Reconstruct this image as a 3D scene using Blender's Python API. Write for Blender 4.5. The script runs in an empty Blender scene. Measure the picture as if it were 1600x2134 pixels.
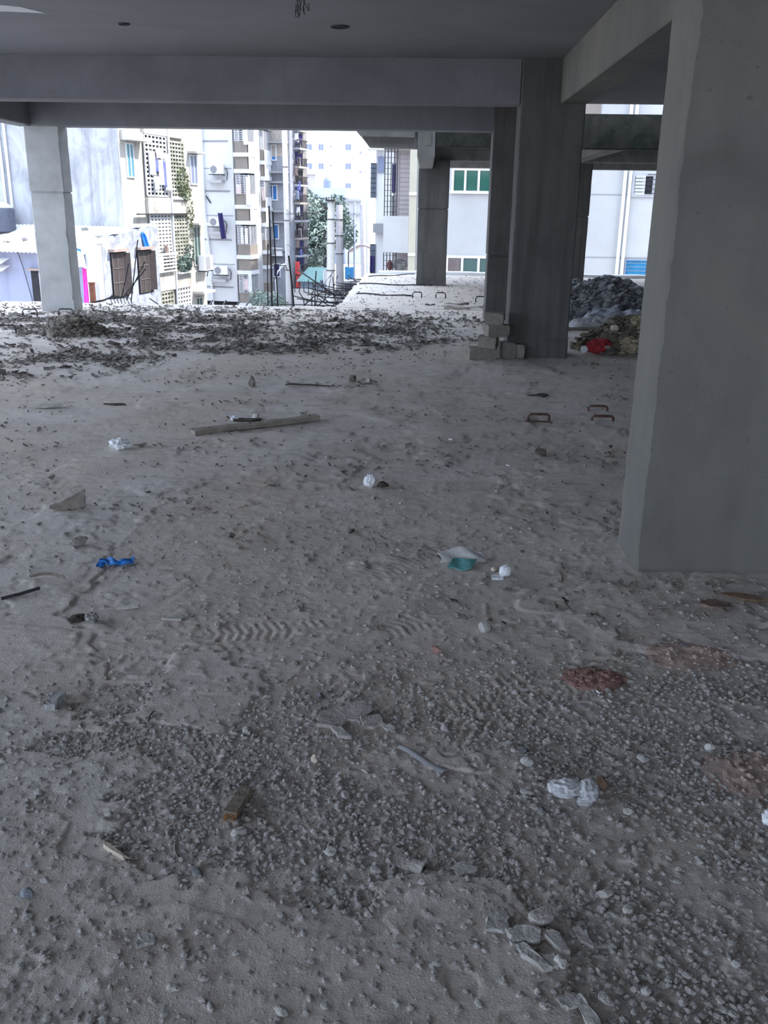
import bpy, math, random
import numpy as np
from mathutils import Vector, Matrix, noise as mnoise

scene = bpy.context.scene
COL = scene.collection
random.seed(7)
RNG = np.random.default_rng(11)

# ------------------------------------------------------------------ camera
cam_data = bpy.data.cameras.new('camera')
cam = bpy.data.objects.new('camera', cam_data)
COL.objects.link(cam)
cam_data.sensor_fit = 'VERTICAL'
cam_data.sensor_height = 24.0
cam_data.lens = 24.0 * 1895.48 / 2134.0
cam_data.clip_start = 0.05
cam_data.clip_end = 2000
cam.matrix_world = Matrix(((0.99892201, -0.02775852, 0.03720593, 0.0),
                           (0.04411623, 0.31833258, -0.94695202, 0.0),
                           (0.01444212, 0.9475726, 0.31921402, 1.55),
                           (0, 0, 0, 1)))
scene.camera = cam

# ------------------------------------------------------------------ light
world = bpy.data.worlds.new('sky')
scene.world = world
world.use_nodes = True
bg = world.node_tree.nodes['Background']
bg.inputs[0].default_value = (0.69, 0.805, 1.0, 1)
bg.inputs[1].default_value = 1.0
sun_d = bpy.data.lights.new('sun', 'SUN')
sun_d.energy = 2.2
sun_d.angle = math.radians(2.0)
sun_d.color = (1.0, 0.93, 0.82)
sun = bpy.data.objects.new('sun', sun_d)
COL.objects.link(sun)
_sd = Vector((0.90, 0.25, 1.10))
sun.rotation_euler = _sd.to_track_quat('Z', 'Y').to_euler()
sun.location = (30, -20, 40)
vs = scene.view_settings
scene.display_settings.display_device = 'sRGB'
vs.view_transform = 'Standard'
vs.look = 'None'
vs.gamma = 1.0
vs.use_curve_mapping = False
vs.exposure = 2.1
scene.cycles.diffuse_bounces = 6
scene.cycles.max_bounces = 10

# ------------------------------------------------------------------ helpers
ANG = math.radians(11.5)          # the street on the left runs 11.5 degrees off this building
CA, SA = math.cos(ANG), math.sin(ANG)


def street(u, w, z=0.0):
    return (u * CA + w * SA, -u * SA + w * CA, z)


ORG = {}


def tag(o, label, cat, group=None, kind='thing'):
    o['label'] = label
    o['category'] = cat
    if group:
        o['group'] = group
    if kind:
        o['kind'] = kind
    return o


def thing(name, label, cat, o, group=None, frame='W'):
    """Empty at the thing's base; o is its base point in the frame's own coordinates."""
    e = bpy.data.objects.new(name, None)
    e.empty_display_size = 0.2
    COL.objects.link(e)
    if frame == 'S':
        e.location = street(*o)
        e.rotation_euler = (0, 0, -ANG)
    else:
        e.location = o
    ORG[e.name] = o
    return tag(e, label, cat, group)


def mesh_of(name, v, f, smooth=False):
    me = bpy.data.meshes.new(name)
    me.from_pydata(v, [], f)
    me.update()
    if smooth:
        me.polygons.foreach_set('use_smooth', [True] * len(me.polygons))
    return me


class MB:
    def __init__(s):
        s.v = []
        s.f = []
        s.smooth = False

    def add(s, v, f):
        n = len(s.v)
        s.v += [tuple(p) for p in v]
        s.f += [tuple(i + n for i in q) for q in f]
        return s

    def box(s, x0, x1, y0, y1, z0, z1):
        return s.add([(x0, y0, z0), (x1, y0, z0), (x1, y1, z0), (x0, y1, z0), (x0, y0, z1), (x1, y0, z1), (x1, y1, z1), (x0, y1, z1)],
                     [(0, 3, 2, 1), (4, 5, 6, 7), (0, 1, 5, 4), (1, 2, 6, 5), (2, 3, 7, 6), (3, 0, 4, 7)])

    def prism(s, poly, lo, hi, axis):
        """poly: 2-D outline, extruded along axis (0 x, 1 y, 2 z)."""
        n = len(poly)

        def put(p, t):
            if axis == 0:
                return (t, p[0], p[1])
            if axis == 1:
                return (p[0], t, p[1])
            return (p[0], p[1], t)
        v = [put(p, lo) for p in poly] + [put(p, hi) for p in poly]
        f = [tuple(range(n)), tuple(range(2 * n - 1, n - 1, -1))] + [(i, i + n, (i + 1) % n + n, (i + 1) % n) for i in range(n)]
        return s.add(v, f)

    def tube(s, pts, r, n=6, caps=True):
        pts = [Vector(p) for p in pts]
        rr = r if isinstance(r, (list, tuple)) else [r] * len(pts)
        v, f = [], []
        for i, p in enumerate(pts):
            d = (pts[min(i + 1, len(pts) - 1)] - pts[max(i - 1, 0)])
            d = d.normalized() if d.length > 1e-9 else Vector((0, 0, 1))
            a = d.cross(Vector((0, 0, 1)) if abs(d.z) < .95 else Vector((1, 0, 0))).normalized()
            b = d.cross(a)
            for k in range(n):
                t = 2 * math.pi * k / n
                v.append(p + (a * math.cos(t) + b * math.sin(t)) * rr[i])
        for i in range(len(pts) - 1):
            for k in range(n):
                f.append((i * n + k, i * n + (k + 1) % n, (i + 1) * n + (k + 1) % n, (i + 1) * n + k))
        if caps:
            f.append(tuple(range(n - 1, -1, -1)))
            f.append(tuple(range((len(pts) - 1) * n, len(pts) * n)))
        return s.add(v, f)

    def lathe(s, prof, c, n=24):
        v, f = [], []
        for r, z in prof:
            for k in range(n):
                t = 2 * math.pi * k / n
                v.append((c[0] + r * math.cos(t), c[1] + r * math.sin(t), c[2] + z))
        for i in range(len(prof) - 1):
            for k in range(n):
                f.append((i * n + k, i * n + (k + 1) % n, (i + 1) * n + (k + 1) % n, (i + 1) * n + k))
        f.append(tuple(range(n - 1, -1, -1)))
        f.append(tuple(range((len(prof) - 1) * n, len(prof) * n)))
        return s.add(v, f)

    def sheet(s, fn, nu, nv, t=0.0):
        """fn(a, b) -> point for a, b in 0..1; t = thickness along the sheet normal."""
        P = [[Vector(fn(i / nu, j / nv)) for i in range(nu + 1)] for j in range(nv + 1)]
        v = [p for r in P for p in r]
        W = nu + 1
        f = [(j * W + i, j * W + i + 1, (j + 1) * W + i + 1, (j + 1) * W + i) for j in range(nv) for i in range(nu)]
        if t:
            N = len(v)
            back = []
            for j in range(nv + 1):
                for i in range(nu + 1):
                    du = P[j][min(i + 1, nu)] - P[j][max(i - 1, 0)]
                    dv = P[min(j + 1, nv)][i] - P[max(j - 1, 0)][i]
                    nn = du.cross(dv)
                    nn = nn.normalized() if nn.length > 1e-12 else Vector((0, 0, 1))
                    back.append(P[j][i] - nn * t)
            v += back
            f += [tuple(reversed([k + N for k in q])) for q in f]
            ring = [i for i in range(W)] + [j * W + nu for j in range(1, nv + 1)] + [nv * W + i for i in range(nu - 1, -1, -1)] + [j * W for j in range(nv - 1, 0, -1)]
            for k in range(len(ring)):
                a, b = ring[k], ring[(k + 1) % len(ring)]
                f.append((b, a, a + N, b + N))
        return s.add(v, f)

    def build(s, name, mat, parent=None, smooth=None, at=None):
        o = None
        v = s.v
        root = parent
        if parent is not None:
            while root.parent is not None:
                root = root.parent
            o = ORG[root.name]
        elif at is not None:
            o = at
        if o is not None:
            v = [(p[0] - o[0], p[1] - o[1], p[2] - o[2]) for p in v]
        me = mesh_of(name, v, s.f, s.smooth if smooth is None else smooth)
        ob = bpy.data.objects.new(name, me)
        me.materials.append(mat)
        COL.objects.link(ob)
        if parent is not None:
            ob.parent = parent
        elif at is not None:
            ob.location = at
        return ob


def struct(o):
    o['kind'] = 'structure'
    return o


def recalc(o):
    import bmesh
    bm = bmesh.new()
    bm.from_mesh(o.data)
    bmesh.ops.recalc_face_normals(bm, faces=bm.faces)
    bm.to_mesh(o.data)
    bm.free()
    return o


# ------------------------------------------------------------------ numpy noise
def vnoise(x, y, seed=0):
    x = np.asarray(x, float)
    y = np.asarray(y, float)
    xi = np.floor(x).astype(np.int64)
    yi = np.floor(y).astype(np.int64)
    fx = x - xi
    fy = y - yi
    fx = fx * fx * (3 - 2 * fx)
    fy = fy * fy * (3 - 2 * fy)

    def h(a, b):
        n = (a * 374761393 + b * 668265263 + seed * 1442695041) & 0x7fffffff
        n = ((n ^ (n >> 13)) * 1274126177) & 0x7fffffff
        n = ((n ^ (n >> 16)) * 2246822519) & 0x7fffffff
        return (n & 0xffff) / 65535.0
    return ((h(xi, yi) * (1 - fx) + h(xi + 1, yi) * fx) * (1 - fy) + (h(xi, yi + 1) * (1 - fx) + h(xi + 1, yi + 1) * fx) * fy)


def fbm(x, y, seed=0, oct=4, lac=2.1, gain=.5):
    s = 0
    a = 1.0
    t = 0
    for i in range(oct):
        s = s + a * vnoise(x, y, seed + i * 17)
        t += a
        a *= gain
        x = x * lac + 5.2
        y = y * lac + 1.3
    return s / t


def sstep(a, b, t):
    t = np.clip((t - a) / (b - a), 0, 1)
    return t * t * (3 - 2 * t)


# tyre marks: short runs of ridges, (x, y, direction, length, width)
TRACKS = [(-0.103, 3.832) + (0.9, 0.9, 0.16), (-0.451, 3.162) + (0.2, 0.8, 0.16), (-0.187, 3.1) + (0.7, 0.7, 0.15),
          (0.636, 6.815) + (0.15, 1.6, 0.2), (1.027, 6.258) + (0.5, 1.4, 0.2), (0.339, 7.695) + (0.3, 1.2, 0.2),
          (0.447, 2.566) + (0.0, 0.9, 0.35), (0.52, 2.753) + (0.05, 0.7, 0.3), (1.205, 9.548) + (0.2, 1.4, 0.25)]


def hfun(x, y):
    """Height of the dusty floor."""
    x = np.asarray(x, float)
    y = np.asarray(y, float)
    z = 0.016 * (fbm(x * .55, y * .55, 3) - .5)
    z = z + 0.0045 * (fbm(x * 3.1, y * 3.1, 9, 4) - .5)
    # spilled slurry crusts with a crisp, broken edge
    m = fbm(x * 1.15 + 7, y * 1.5, 21, 5, 2.2, .55)
    z = z + 0.0065 * sstep(.515, .53, m) + 0.003 * sstep(.60, .61, m)
    # coarse crumbs
    c = fbm(x * 14, y * 14, 40, 3)
    z = z + 0.0032 * sstep(.56, .78, c) * sstep(.35, .55, fbm(x * .9, y * .9, 77, 3))
    c2 = vnoise(x * 45, y * 45, 51)
    z = z + 0.0035 * sstep(.62, .95, c2) * (1 - .6 * sstep(.515, .53, m))
    for (tx, ty, ta, tl, tw) in TRACKS:
        dx, dy = x - tx, y - ty
        a = dx * math.cos(ta) + dy * math.sin(ta)
        b = -dx * math.sin(ta) + dy * math.cos(ta)
        k = (1 - sstep(tl * .35, tl * .5, np.abs(a))) * (1 - sstep(tw * .4, tw * .5, np.abs(b)))
        z = z + k * (0.0022 * np.sin((a + .35 * np.abs(b) + .02 * vnoise(x * 6, y * 6, 33)) * 2 * math.pi / 0.036) * sstep(.42, .62, fbm(x * 5, y * 5, 91, 3)) - .0008)
    return z


def hz(x, y):
    return float(hfun(np.array([x]), np.array([y]))[0])


def blob(X, Y, cx, cy, rx, ry, e=2.0):
    return np.clip(1.25 - (np.abs((X - cx) / rx) ** e + np.abs((Y - cy) / ry) ** e), 0, 1)


def litter_density(X, Y):
    m = blob(X, Y, -1.75, 11.2, 1.9, 1.35) * 1.1 + blob(X, Y, -2.4, 12.3, 2.6, 1.0) * .55 + blob(X, Y, -3.3, 10.6, 2.2, .9) * .5
    m = m + blob(X, Y, -5.2, 11.8, 1.6, 1.2) * .6 + blob(X, Y, -4.6, 9.0, 1.9, 1.1) * .6 + blob(X, Y, -2.6, 13.3, 4.2, 1.2) * .3 + blob(X, Y, -.2, 11.4, .9, .7) * .4 + blob(X, Y, -3.8, 9.6, 1.2, .5) * .35
    g = sstep(.42, .62, fbm(X * 1.7, Y * 3.2, 61, 4))
    return np.clip(m, 0, 1) * (.12 + .88 * g)



# ------------------------------------------------------------------ materials
def nodes_of(name):
    m = bpy.data.materials.new(name)
    m.use_nodes = True
    nt = m.node_tree
    b = nt.nodes['Principled BSDF']
    b.inputs['Specular IOR Level'].default_value = .25
    return m, nt, b


def _noise(nt, scale, detail=4, rough=.55, vec=None, dist=0.0):
    n = nt.nodes.new('ShaderNodeTexNoise')
    n.inputs['Scale'].default_value = scale
    n.inputs['Detail'].default_value = detail
    n.inputs['Roughness'].default_value = rough
    n.inputs['Distortion'].default_value = dist
    if vec is not None:
        nt.links.new(vec, n.inputs['Vector'])
    return n.outputs['Fac']


def _ramp(nt, fac, stops):
    r = nt.nodes.new('ShaderNodeValToRGB')
    el = r.color_ramp.elements
    while len(el) < len(stops):
        el.new(.5)
    for e, (p, c) in zip(el, stops):
        e.position = p
        e.color = (c[0], c[1], c[2], 1) if not isinstance(c, float) else (c, c, c, 1)
    nt.links.new(fac, r.inputs[0])
    return r.outputs[0]


def _mix(nt, fac, a, b, mode='MIX'):
    n = nt.nodes.new('ShaderNodeMix')
    n.data_type = 'RGBA'
    n.blend_type = mode
    for i, val in ((0, fac), (6, a), (7, b)):
        if hasattr(val, 'node'):
            nt.links.new(val, n.inputs[i])
        elif i == 0:
            n.inputs[0].default_value = val
        else:
            n.inputs[i].default_value = (val[0], val[1], val[2], 1)
    return n.outputs[2]


def _bump(nt, b, h, strength=.3, dist=.02):
    n = nt.nodes.new('ShaderNodeBump')
    n.inputs['Strength'].default_value = strength
    n.inputs['Distance'].default_value = dist
    nt.links.new(h, n.inputs['Height'])
    nt.links.new(n.outputs[0], b.inputs['Normal'])


def _pos(nt):
    return nt.nodes.new('ShaderNodeNewGeometry').outputs['Position']


def _scaled(nt, vec, sx, sy, sz):
    n = nt.nodes.new('ShaderNodeVectorMath')
    n.operation = 'MULTIPLY'
    nt.links.new(vec, n.inputs[0])
    n.inputs[1].default_value = (sx, sy, sz)
    return n.outputs[0]


def plain(name, c, rough=.8, var=.12, scale=6.0, bump=0.0, metal=0.0, spec=.25):
    m, nt, b = nodes_of(name)
    p = _pos(nt)
    f = _noise(nt, scale, 4, .6, p)
    lo = tuple(max(0, k * (1 - var)) for k in c)
    hi = tuple(min(1, k * (1 + var)) for k in c)
    nt.links.new(_ramp(nt, f, [(.3, lo), (.7, hi)]), b.inputs['Base Color'])
    b.inputs['Roughness'].default_value = rough
    b.inputs['Metallic'].default_value = metal
    b.inputs['Specular IOR Level'].default_value = spec
    if bump:
        _bump(nt, b, _noise(nt, scale * 6, 3, .6, p), bump, .01)
    return m


def concrete(name, base, dark=.75, streak=.35, stain=None, warm=(1, 1, 1), bump=.25, scale=1.6):
    """Cast concrete: cloudy tone, vertical run marks, pits; stain = (colour, amount)."""
    m, nt, b = nodes_of(name)
    p = _pos(nt)
    cloud = _noise(nt, scale, 6, .6, p, .6)
    c = _ramp(nt, cloud, [(.28, tuple(k * dark for k in base)), (.5, base), (.75, tuple(min(1, k * 1.18 * wv) for k, wv in zip(base, warm)))])
    run = _noise(nt, 1.0, 5, .65, _scaled(nt, p, 9, 9, .55))
    c = _mix(nt, _ramp(nt, run, [(.45, 0.0), (.72, streak)]), c, tuple(k * .6 for k in base))
    pit = _noise(nt, 38, 2, .5, p)
    c = _mix(nt, _ramp(nt, pit, [(.70, 0.0), (.76, .55)]), c, tuple(k * .45 for k in base))
    if stain:
        st = _noise(nt, 2.2, 6, .7, p, 1.2)
        c = _mix(nt, _ramp(nt, st, [(.42, 0.0), (.62, stain[1])]), c, stain[0])
    nt.links.new(c, b.inputs['Base Color'])
    b.inputs['Roughness'].default_value = .88
    fine = _noise(nt, 60, 4, .65, p)
    _bump(nt, b, fine, bump, .006)
    return m


def stained_wall(name, base, stain, amount=.8, scale=.6, run=True, lo=.42, hi=.6):
    m, nt, b = nodes_of(name)
    p = _pos(nt)
    a = _noise(nt, scale, 8, .68, p, 1.0)
    c = _mix(nt, _ramp(nt, a, [(lo, 0.0), (hi, amount)]), base, stain)
    if run:
        r = _noise(nt, 1.0, 6, .7, _scaled(nt, p, 3.0, 3.0, .25))
        c = _mix(nt, _ramp(nt, r, [(.5, 0.0), (.7, amount * .8)]), c, tuple(k * .8 for k in stain))
    nt.links.new(c, b.inputs['Base Color'])
    b.inputs['Roughness'].default_value = .9
    return m


def glass(name, c, rough=.15):
    m, nt, b = nodes_of(name)
    b.inputs['Base Color'].default_value = (*c, 1)
    b.inputs['Roughness'].default_value = rough
    b.inputs['Specular IOR Level'].default_value = .5
    return m


def floor_material():
    m, nt, b = nodes_of('dusty concrete')
    p = _pos(nt)
    big = _noise(nt, .45, 5, .6, p, .8)
    grey, brown = (.67, .63, .595), (.61, .54, .475)
    c = _ramp(nt, big, [(.36, grey), (.62, brown)])
    mid = _noise(nt, 2.3, 7, .7, p, .5)
    c = _mix(nt, _ramp(nt, mid, [(.47, 0.0), (.68, .5)]), c, (.42, .375, .34))
    pale = _noise(nt, 1.1, 6, .65, _scaled(nt, p, 1, 1.3, 1), .4)
    c = _mix(nt, _ramp(nt, pale, [(.56, 0.0), (.70, .55)]), c, (.68, .67, .66))
    gr = _noise(nt, 95, 4, .75, p)
    c = _mix(nt, .55, c, _ramp(nt, gr, [(.3, (.40, .40, .40)), (.5, (.5, .5, .5)), (.72, (.62, .62, .62))]), 'OVERLAY')
    fl = _noise(nt, 7.5, 9, .74, _scaled(nt, p, 1, 1.5, 1), .4)
    c = _mix(nt, _ramp(nt, fl, [(.53, 0.0), (.67, .62)]), c, (.27, .235, .21))
    mud = nt.nodes.new('ShaderNodeAttribute')
    mud.attribute_name = 'mud'
    c = _mix(nt, _ramp(nt, mud.outputs['Fac'], [(.05, 0.0), (.9, .8)]), c, (.25, .22, .20))
    rust = _noise(nt, .75, 5, .6, _scaled(nt, p, 1.0, .8, 1), .9)
    c = _mix(nt, _ramp(nt, rust, [(.62, 0.0), (.74, .3)]), c, (.46, .33, .27))
    nt.links.new(c, b.inputs['Base Color'])
    b.inputs['Roughness'].default_value = .93
    b.inputs['Specular IOR Level'].default_value = .15
    h = nt.nodes.new('ShaderNodeMath')
    h.operation = 'ADD'
    nt.links.new(_noise(nt, 42, 5, .7, p), h.inputs[0])
    nt.links.new(_noise(nt, 160, 3, .7, p), h.inputs[1])
    _bump(nt, b, h.outputs[0], .5, .006)
    return m


M = {}
M['floor'] = floor_material()
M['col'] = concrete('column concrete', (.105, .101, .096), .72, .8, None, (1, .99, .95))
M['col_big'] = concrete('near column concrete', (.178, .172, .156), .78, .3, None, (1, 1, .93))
M['beam'] = concrete('beam concrete', (.180, .180, .189), .85, .18)
M['ceil'] = concrete('ceiling concrete', (.222, .222, .238), .85, .0, None, (1, 1, 1), .12, .7)
M['moss'] = concrete('mossy concrete', (.05, .048, .04), .6, .7, ((.016, .022, .014), .9), (1, 1, .9), .3, 2.5)
M['far_beam'] = concrete('weathered beam concrete', (.21, .205, .195), .7, .4, ((.10, .10, .088), .5))
M['rust'] = plain('rusty steel', (.10, .055, .04), .8, .4, 40)
M['steel'] = plain('dark rebar', (.035, .033, .035), .7, .4, 30)
M['wood'] = plain('weathered wood', (.27, .235, .20), .85, .25, 14, .5)
M['wood_brown'] = plain('brown wood', (.20, .135, .09), .85, .35, 30, .6)
M['wood_pale'] = plain('pale split wood', (.62, .54, .44), .8, .15, 30, .4)
M['bark'] = plain('dark bark', (.085, .07, .06), .9, .35, 40, .6)
M['brick'] = plain('grey cement brick', (.22, .20, .17), .9, .2, 20, .6)
M['stone'] = plain('grey stone', (.43, .41, .39), .9, .25, 18, .5)
M['stone_pale'] = plain('pale stone', (.52, .50, .47), .85, .15, 18, .4)
M['stone_cream'] = plain('cream stone', (.66, .56, .46), .85, .12, 18, .3)
M['gravel'] = plain('gravel', (.40, .38, .36), .9, .38, 55, .3)
M['chunk'] = plain('cement lump', (.42, .39, .365), .92, .25, 22, .7)
M['terracotta'] = plain('terracotta dust', (.50, .385, .335), .93, .25, 30, .7)
M['redbrick'] = plain('red brick', (.36, .215, .185), .92, .35, 30, .7)
M['litter'] = plain('dry mud flakes', (.19, .17, .155), .92, .5, 9)
M['litter_pale'] = plain('pale flakes', (.30, .28, .26), .92, .3, 9)
M['rubble'] = plain('grey rubble', (.19, .19, .195), .93, .4, 12, .6)
M['rubble_brown'] = plain('brown rubble', (.17, .15, .12), .93, .45, 10, .6)
M['sack'] = plain('grey woven sack', (.36, .355, .37), .85, .15, 40, .4)
M['sack_brown'] = plain('khaki cement sack', (.28, .235, .16), .85, .25, 20, .4)
M['white'] = plain('white paint', (.66, .665, .68), .7, .04, 2)
M['offwhite'] = plain('off white render', (.43, .43, .435), .8, .06, 1.2)
M['tape'] = plain('white plastic', (.80, .82, .85), .45, .08, 20, 0, 0, .5)
M['cream'] = plain('cream paint', (.45, .42, .34), .8, .05, 2)
M['beige'] = plain('taupe paint', (.245, .215, .19), .85, .08, 2)
M['red'] = plain('red plastic', (.36, .035, .04), .6, .25, 20)
M['pink'] = plain('pink cloth', (.85, .06, .42), .8, .15, 6)
M['blue_rag'] = plain('blue plastic', (.03, .20, .62), .55, .25, 30)
M['teal'] = plain('teal fabric', (.13, .36, .36), .8, .2, 50)
M['blackrod'] = plain('black rod', (.045, .042, .045), .7, .3, 30)
M['pvc'] = plain('grey plastic strip', (.30, .30, .31), .6, .1, 20)


def plastic_film(name):
    m, nt, b = nodes_of(name)
    p = _pos(nt)
    f = _noise(nt, 60, 4, .6, p)
    nt.links.new(_ramp(nt, f, [(.3, (.55, .56, .58)), (.7, (.85, .86, .88))]), b.inputs['Base Color'])
    b.inputs['Roughness'].default_value = .25
    b.inputs['Specular IOR Level'].default_value = .6
    tr = nt.nodes.new('ShaderNodeBsdfTransparent')
    mx = nt.nodes.new('ShaderNodeMixShader')
    mx.inputs[0].default_value = .68
    out = nt.nodes['Material Output']
    nt.links.new(tr.outputs[0], mx.inputs[1])
    nt.links.new(b.outputs[0], mx.inputs[2])
    nt.links.new(mx.outputs[0], out.inputs[0])
    return m


M['film'] = plastic_film('clear plastic film')

# ------------------------------------------------------------------ structure: floors
def fan_floor():
    ys = list(np.linspace(-9, 1.0, 20))
    y = 1.15
    while y < 14.7:
        ys.append(y)
        y += max(.0045, y * y / 2900 * 2.4)
    ys.append(14.7)
    ys = np.array(ys)
    s_in = np.linspace(-.84, .92, 700)
    s = np.concatenate([np.linspace(-6, -.86, 40), s_in, np.linspace(.94, 7, 40)])
    Y, S = np.meshgrid(ys, s, indexing='ij')
    X = np.clip(S * (np.maximum(Y, 1.15) + .25), -6.75, 9.0)
    Z = hfun(X, Y) * np.where((S < -.85) | (S > .93), .3, 1.0)
    nr, nc = X.shape
    v = np.stack([X.ravel(), Y.ravel(), Z.ravel()], 1)
    i = (np.arange(nr - 1)[:, None] * nc + np.arange(nc - 1)[None, :]).ravel()
    f = np.stack([i, i + 1, i + nc + 1, i + nc], 1)
    w = X.ravel()
    keep = ~((w[i] == w[i + 1]) & (w[i + nc] == w[i + nc + 1]))
    f = f[keep]
    me = bpy.data.meshes.new('floor')
    me.from_pydata(v, [], f.tolist())
    at = me.attributes.new('mud', 'FLOAT', 'POINT')
    at.data.foreach_set('value', (np.clip(litter_density(X, Y) * 1.3, 0, 1) * sstep(.30, .62, fbm(X * 5, Y * 9, 131, 4))).ravel().astype(np.float32))
    # slab thickness below the dusty top
    me.update()
    me.polygons.foreach_set('use_smooth', [True] * len(me.polygons))
    me.materials.append(M['floor'])
    o = bpy.data.objects.new('floor', me)
    COL.objects.link(o)
    struct(o)
    body = MB().box(-6.75, 9.0, -9, 14.7, -.2, -.025).build('slab_body', M['beam'])
    body.parent = o
    return o


fan_floor()


def far_floor():
    nx, ny = 240, 200
    xs = np.linspace(-1.4, 9.0, nx)
    ysv = np.linspace(14.74, 22.5, ny)
    Y, X = np.meshgrid(ysv, xs, indexing='ij')
    X = X + np.where(np.arange(nx)[None, :] == 0, .10 * (fbm(Y * 2.5, Y * 0, 5, 3) - .5), 0)
    Z = hfun(X, Y) * .8
    v = np.stack([X.ravel(), Y.ravel(), Z.ravel()], 1)
    i = (np.arange(ny - 1)[:, None] * nx + np.arange(nx - 1)[None, :]).ravel()
    f = np.stack([i, i + 1, i + nx + 1, i + nx], 1)
    me = mesh_of('floor', v.tolist(), f.tolist(), True)
    me.materials.append(M['floor'])
    o = bpy.data.objects.new('floor', me)
    COL.objects.link(o)
    struct(o)
    b = MB().box(-1.36, 9.0, 14.75, 22.5, -.2, -.02).build('slab_body', M['beam'])
    b.parent = o


far_floor()
kerb = MB()
kx = np.linspace(-1.1, 9, 60)
poly_top = [(x, .05 + .03 * float(fbm(np.array([x * 3]), np.array([2.0]), 8, 3)[0])) for x in kx]
kerb.prism([(-1.1, -.1)] + [(9, -.1)] + poly_top[::-1], 22.35, 22.75, 1)
struct(kerb.build('trim_1', M['white']))
struct(recalc(MB().box(-300, 300, -60, 420, -4.25, -4.0).build('ground', plain('street ground', (.42, .41, .40), .95, .15, .3))))

# ------------------------------------------------------------------ structure: ceilings
c = struct(MB().box(-6.75, 9.0, -9, 14.1, 2.95, 3.1).build('ceiling', M['ceil']))
pp = MB()
pts = [(-3.403, 7.593), (-3.269, 7.623), (-3.131, 7.688), (-3.082, 7.794), (-3.031, 7.921), (-3.159, 7.889), (-3.298, 7.857), (-3.523, 7.846)]
pp.prism(pts, 2.946, 2.9505, 2)
o = recalc(pp.build('plaster_patch', M['white']))
o.parent = c
struct(MB().box(-1.0, 9.0, 15.06, 22.6, 2.80, 2.88).build('ceiling', M['far_beam']))
struct(MB().box(9.02, 9.4, -9, 27, -4, 25).build('added_blocker_right', M['beam']))  # added unseen wall, keeps sun and sky light off the right side

# ------------------------------------------------------------------ columns and beams
def rough_column(x0, x1, y0, y1, z0, z1, joints=(), seed=0, chip=.022, step=.035, wob=.004):
    mb = MB()
    n = int((z1 - z0) / step)
    zs = [z0 + (z1 - z0) * i / n for i in range(n + 1)]
    for jz in joints:
        zs = [z for z in zs if abs(z - jz) > .02] + [jz - .013, jz - .009, jz + .009, jz + .013]
    zs.sort()
    n = len(zs) - 1
    rings = []
    for z in zs:
        g = 0.0
        if any(abs(z - jz) < .011 for jz in joints):
            g -= .014
        for jz in joints:
            if z > jz:
                g += .006
        ring = []
        for k, (cx, cy, sx, sy) in enumerate(((x0, y0, -1, -1), (x1, y0, 1, -1), (x1, y1, 1, 1), (x0, y1, -1, 1))):
            a = mnoise.noise(Vector((seed * 3.1 + k * 7.7, z * 5, .3)))
            b = mnoise.noise(Vector((seed * 3.1 + k * 7.7, z * 17, 4.3)))
            ch = .007 + chip * max(0, a) ** 1.3 + chip * .5 * max(0, b)
            wx = wob * mnoise.noise(Vector((seed + k, z * 2.2, 9)))
            wy = wob * mnoise.noise(Vector((seed + k, z * 2.2, 19)))
            X, Y = cx + sx * g + wx, cy + sy * g + wy
            p, q = (X - sx * ch, Y), (X, Y - sy * ch)
            # keep the outline counter-clockwise
            ring += [q, p] if k in (0, 2) else [p, q]
        rings.append([(px, py, z) for px, py in ring])
    v = [p for r in rings for p in r]
    f = []
    for i in range(n):
        for k in range(8):
            f.append((i * 8 + k, i * 8 + (k + 1) % 8, (i + 1) * 8 + (k + 1) % 8, (i + 1) * 8 + k))
    f.append(tuple(range(7, -1, -1)))
    f.append(tuple(range(n * 8, n * 8 + 8)))
    return mb.add(v, f)


def column(label, x0, x1, y0, y1, z1, mat, joints=(), kicker=.0, seed=0, chip=.022):
    t = thing('concrete_column', label, 'column', ((x0 + x1) / 2, (y0 + y1) / 2, 0))
    recalc(rough_column(x0, x1, y0, y1, -.03, z1, joints, seed, chip).build('shaft', mat, t))
    if kicker:
        recalc(rough_column(x0 - .006, x1 + .006, y0 - .008, y1 + .006, -.03, kicker, (), seed + 5, .03, .02, .01).build('kicker', mat, t))
    return t


column('large near bare concrete column with bright left side, at the right edge', .988, 1.66, 3.862, 4.253, 2.949, M['col_big'], (), .0, 1, .03)
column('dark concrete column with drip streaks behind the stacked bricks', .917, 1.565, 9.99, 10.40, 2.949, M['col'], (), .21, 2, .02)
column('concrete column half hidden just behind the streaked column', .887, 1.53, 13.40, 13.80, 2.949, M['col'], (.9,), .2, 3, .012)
column('pale grey concrete column standing alone at the left slab edge', -5.633, -5.149, 13.48, 13.80, 2.53, plain('pale column concrete', (.40, .40, .395), .88, .16, 3, .2), (1.66,), .17, 4, .02)
column('distant grey column on the far slab before the white building', -.165, .437, 19.2, 19.65, 2.41, M['col'], (1.5,), .18, 5, .015)
column('farthest column at right on the far slab, beyond the rubble heaps', 2.62, 3.30, 19.62, 20.05, 2.41, M['col'], (1.4,), .1, 6, .015)


def beam(label, x0, x1, y0, y1, z0, z1, mat, axis):
    c = .012
    if axis == 0:
        poly = [(y0 + c, z0), (y1 - c, z0), (y1, z0 + c), (y1, z1), (y0, z1), (y0, z0 + c)]
        mb = MB().prism(poly, x0, x1, 0)
    else:
        poly = [(x0 + c, z0), (x1 - c, z0), (x1, z0 + c), (x1, z1), (x0, z1), (x0, z0 + c)]
        mb = MB().prism(poly, y0, y1, 1)
    o = recalc(mb.build('concrete_beam', mat, None, None, ((x0 + x1) / 2, (y0 + y1) / 2, z0)))
    return tag(o, label, 'beam')


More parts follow.
